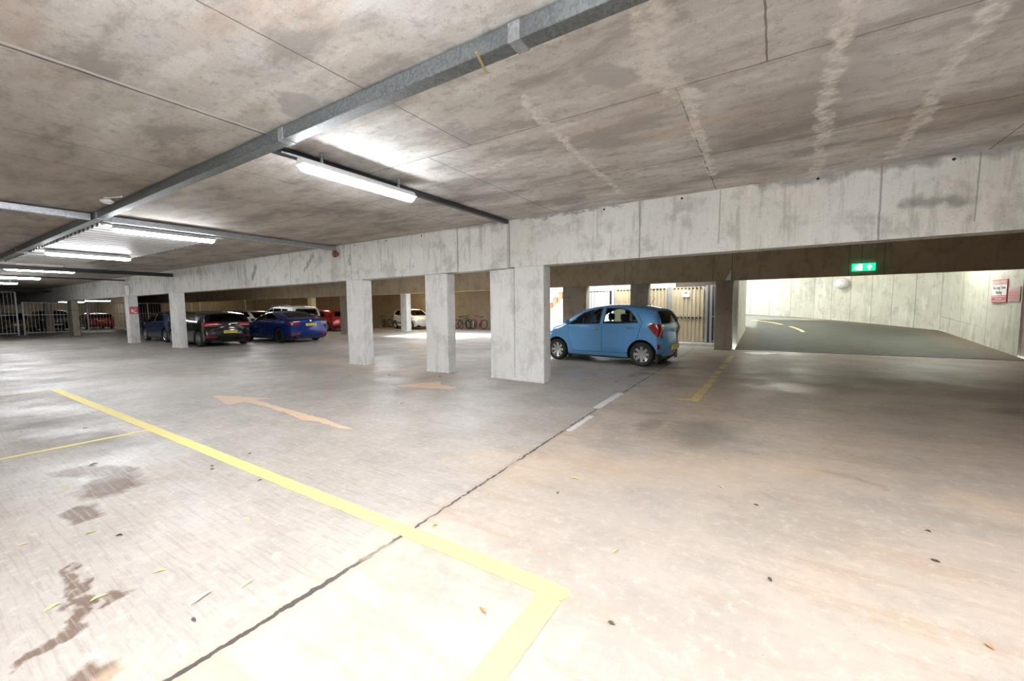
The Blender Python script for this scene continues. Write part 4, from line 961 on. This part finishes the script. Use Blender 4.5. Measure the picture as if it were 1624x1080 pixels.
K = dict(B, paint='p_white', L=3.55, end_mat='glass_dark', glass='glass_dark', plate=None, handles=[(2.05, .9)], gaps=[], fplate=('', .45), wheels=(.70, 3.05), antenna=(1.9, 1.47, 2.0, 1.62),
  side_glass=[('front_side_window', [(1.20, .98), (1.55, 1.24), (1.9, 1.36), (2.25, 1.38), (2.2, 1.0)]), ('rear_side_window', [(2.33, 1.0), (2.38, 1.38), (2.8, 1.33), (3.02, 1.20), (3.05, 1.05)])])
K.pop('badge')
kc = car('small white three-door car behind the cream pillar', K, (-22.75, 21.9), math.radians(-14))
for sg in (-1, 1):
    bm = bmesh.new(); box(bm, -.6, .95, sg * .80 - .012, sg * .80 + .012, .42, .50, bev=.008); link('side_moulding', bm, M['trim'], kc)
U2 = dict(U, paint='p_black', fplate=('', .52), end_mat='glass_dark', glass='glass_dark', rails=None, H=1.7)
c9 = car('dark off-roader with white front plate beyond the bars, left of the grey pillar', U2, (-51.2, 8.3), 0)
bm = bmesh.new(); off = 2.25
for z_ in (.72, .82, .92): box(bm, -off - .02, -off + .03, -.45, .45, z_, z_ + .03)
link('chrome_grille', bm, M['chrome'], c9)
R2 = dict(G, paint='p_dred', plate=('', .74, 'plate_y')); R2.pop('antenna')
car('crimson hatchback with yellow plate beyond the bars', R2, (-51.8, 11.0), PI)
GG = dict(B, paint='p_gold', plate=None, glass='glass_dark', gaps=[]); GG.pop('badge'); GG.pop('antenna')
car('small gold car beyond the bars between two dim pillars', GG, (-51.5, 6.3), 0)
N2 = dict(G, paint='p_black', plate=None, H=1.55); N2.pop('badge'); N2.pop('antenna')
car('dark car beyond the far fence, above the white car roof', N2, (-46.5, 21.3), math.radians(90))

# ---------------------------------------------------------------- bicycles
def bike(x, y, rz, col, label, lean=.12, wheel_r=.34, child=False):
    mt = flat(label.split(' bicycle')[0].replace(' ', '_') + '_frame', col, .35)
    root = empty('bicycle', (x, y, 0), rz, label, 'bicycle'); root.rotation_euler = (lean, 0, rz)
    r = wheel_r; a, b = -.52, .52
    for wx in (a, b):
        bm = bmesh.new(); R = Matrix.Translation((wx, 0, r)) @ Matrix.Rotation(PI / 2, 4, 'X')
        lathe(bm, [(r - .028 + .028 * math.cos(t), .028 * math.sin(t)) for t in [PI / 4 * k for k in range(8)]], 28, R, closed=True); w_ = link('wheel', bm, M['rubber'], root, smooth=True)
        bm = bmesh.new()
        lathe(bm, [(r - .045, -.012), (r - .045, .012)], 28, R)
        for k in range(14):
            t = 2 * PI * k / 14; tube(bm, [(wx, .015 * (-1) ** k, r), (wx + (r - .04) * math.cos(t), 0, r + (r - .04) * math.sin(t))], .003, 4)
        tube(bm, [(wx, -.04, r), (wx, .04, r)], .02, 8); link('spokes', bm, M['chrome'], w_)
    bb = (-.08, 0, .28); st = (-.22, 0, .72); hd = (.33, 0, .80); hb2 = (.36, 0, .70)
    bm = bmesh.new()
    for p, q in ((bb, st), (st, hd), (bb, hb2), (hd, hb2), (bb, (a, 0, r)), (st, (a, 0, r))): tube(bm, [p, q], .025, 8)
    link('frame', bm, mt, root, smooth=True)
    bm = bmesh.new(); tube(bm, [hb2, (.43, .0, .45), (b, 0, r)], .016, 8); link('fork', bm, mt, root)
    bm = bmesh.new(); tube(bm, [hd, (.31, 0, .94)], .016, 8); tube(bm, [(.30, -.29, .96), (.34, -.12, .95), (.34, .12, .95), (.30, .29, .96)], .015, 8); link('handlebar', bm, M['trim'], root)
    bm = bmesh.new(); tube(bm, [st, (-.25, 0, .86)], .014, 8); link('seat_post', bm, M['chrome'], root)
    bm = bmesh.new(); prism(bm, [(-.40, .07), (-.36, .09), (-.12, .025), (-.10, 0), (-.12, -.025), (-.36, -.09), (-.40, -.07)], 'z', .86, .90); link('saddle', bm, M['trim'], root)
    bm = bmesh.new(); lathe(bm, [(.09, -.004), (.09, .004), (.001, .004)], 18, Matrix.Translation((-.08, -.03, .28)) @ Matrix.Rotation(PI / 2, 4, 'X')); tube(bm, [(-.08, -.05, .28), (.02, -.07, .14)], .01, 6); tube(bm, [(-.08, .05, .28), (-.18, .07, .42)], .01, 6); link('crank', bm, M['chrome'], root)
    return root
bike(-27.1, 22.9, math.radians(-50), (.06, .07, .11), 'dark grey bicycle with raised handlebar leaning alone on the tan wall')
bike(-26.0, 23.1, math.radians(10), (.10, .13, .12), 'dark bicycle hidden behind the white three-door car')
bike(-19.6, 22.7, math.radians(-30), (.42, .06, .11), 'pink bicycle at the left of the bicycle group on the back wall', wheel_r=.3)
bike(-18.95, 23.2, math.radians(20), (.20, .07, .10), 'maroon bicycle second from left in the group on the back wall')
bike(-18.2, 22.4, math.radians(-20), (.05, .13, .14), 'grey green bicycle with high handlebar in the middle of the group')
bike(-17.3, 22.75, math.radians(172), (.40, .09, .16), 'rose bicycle with its whole rear wheel showing at the right of the group')
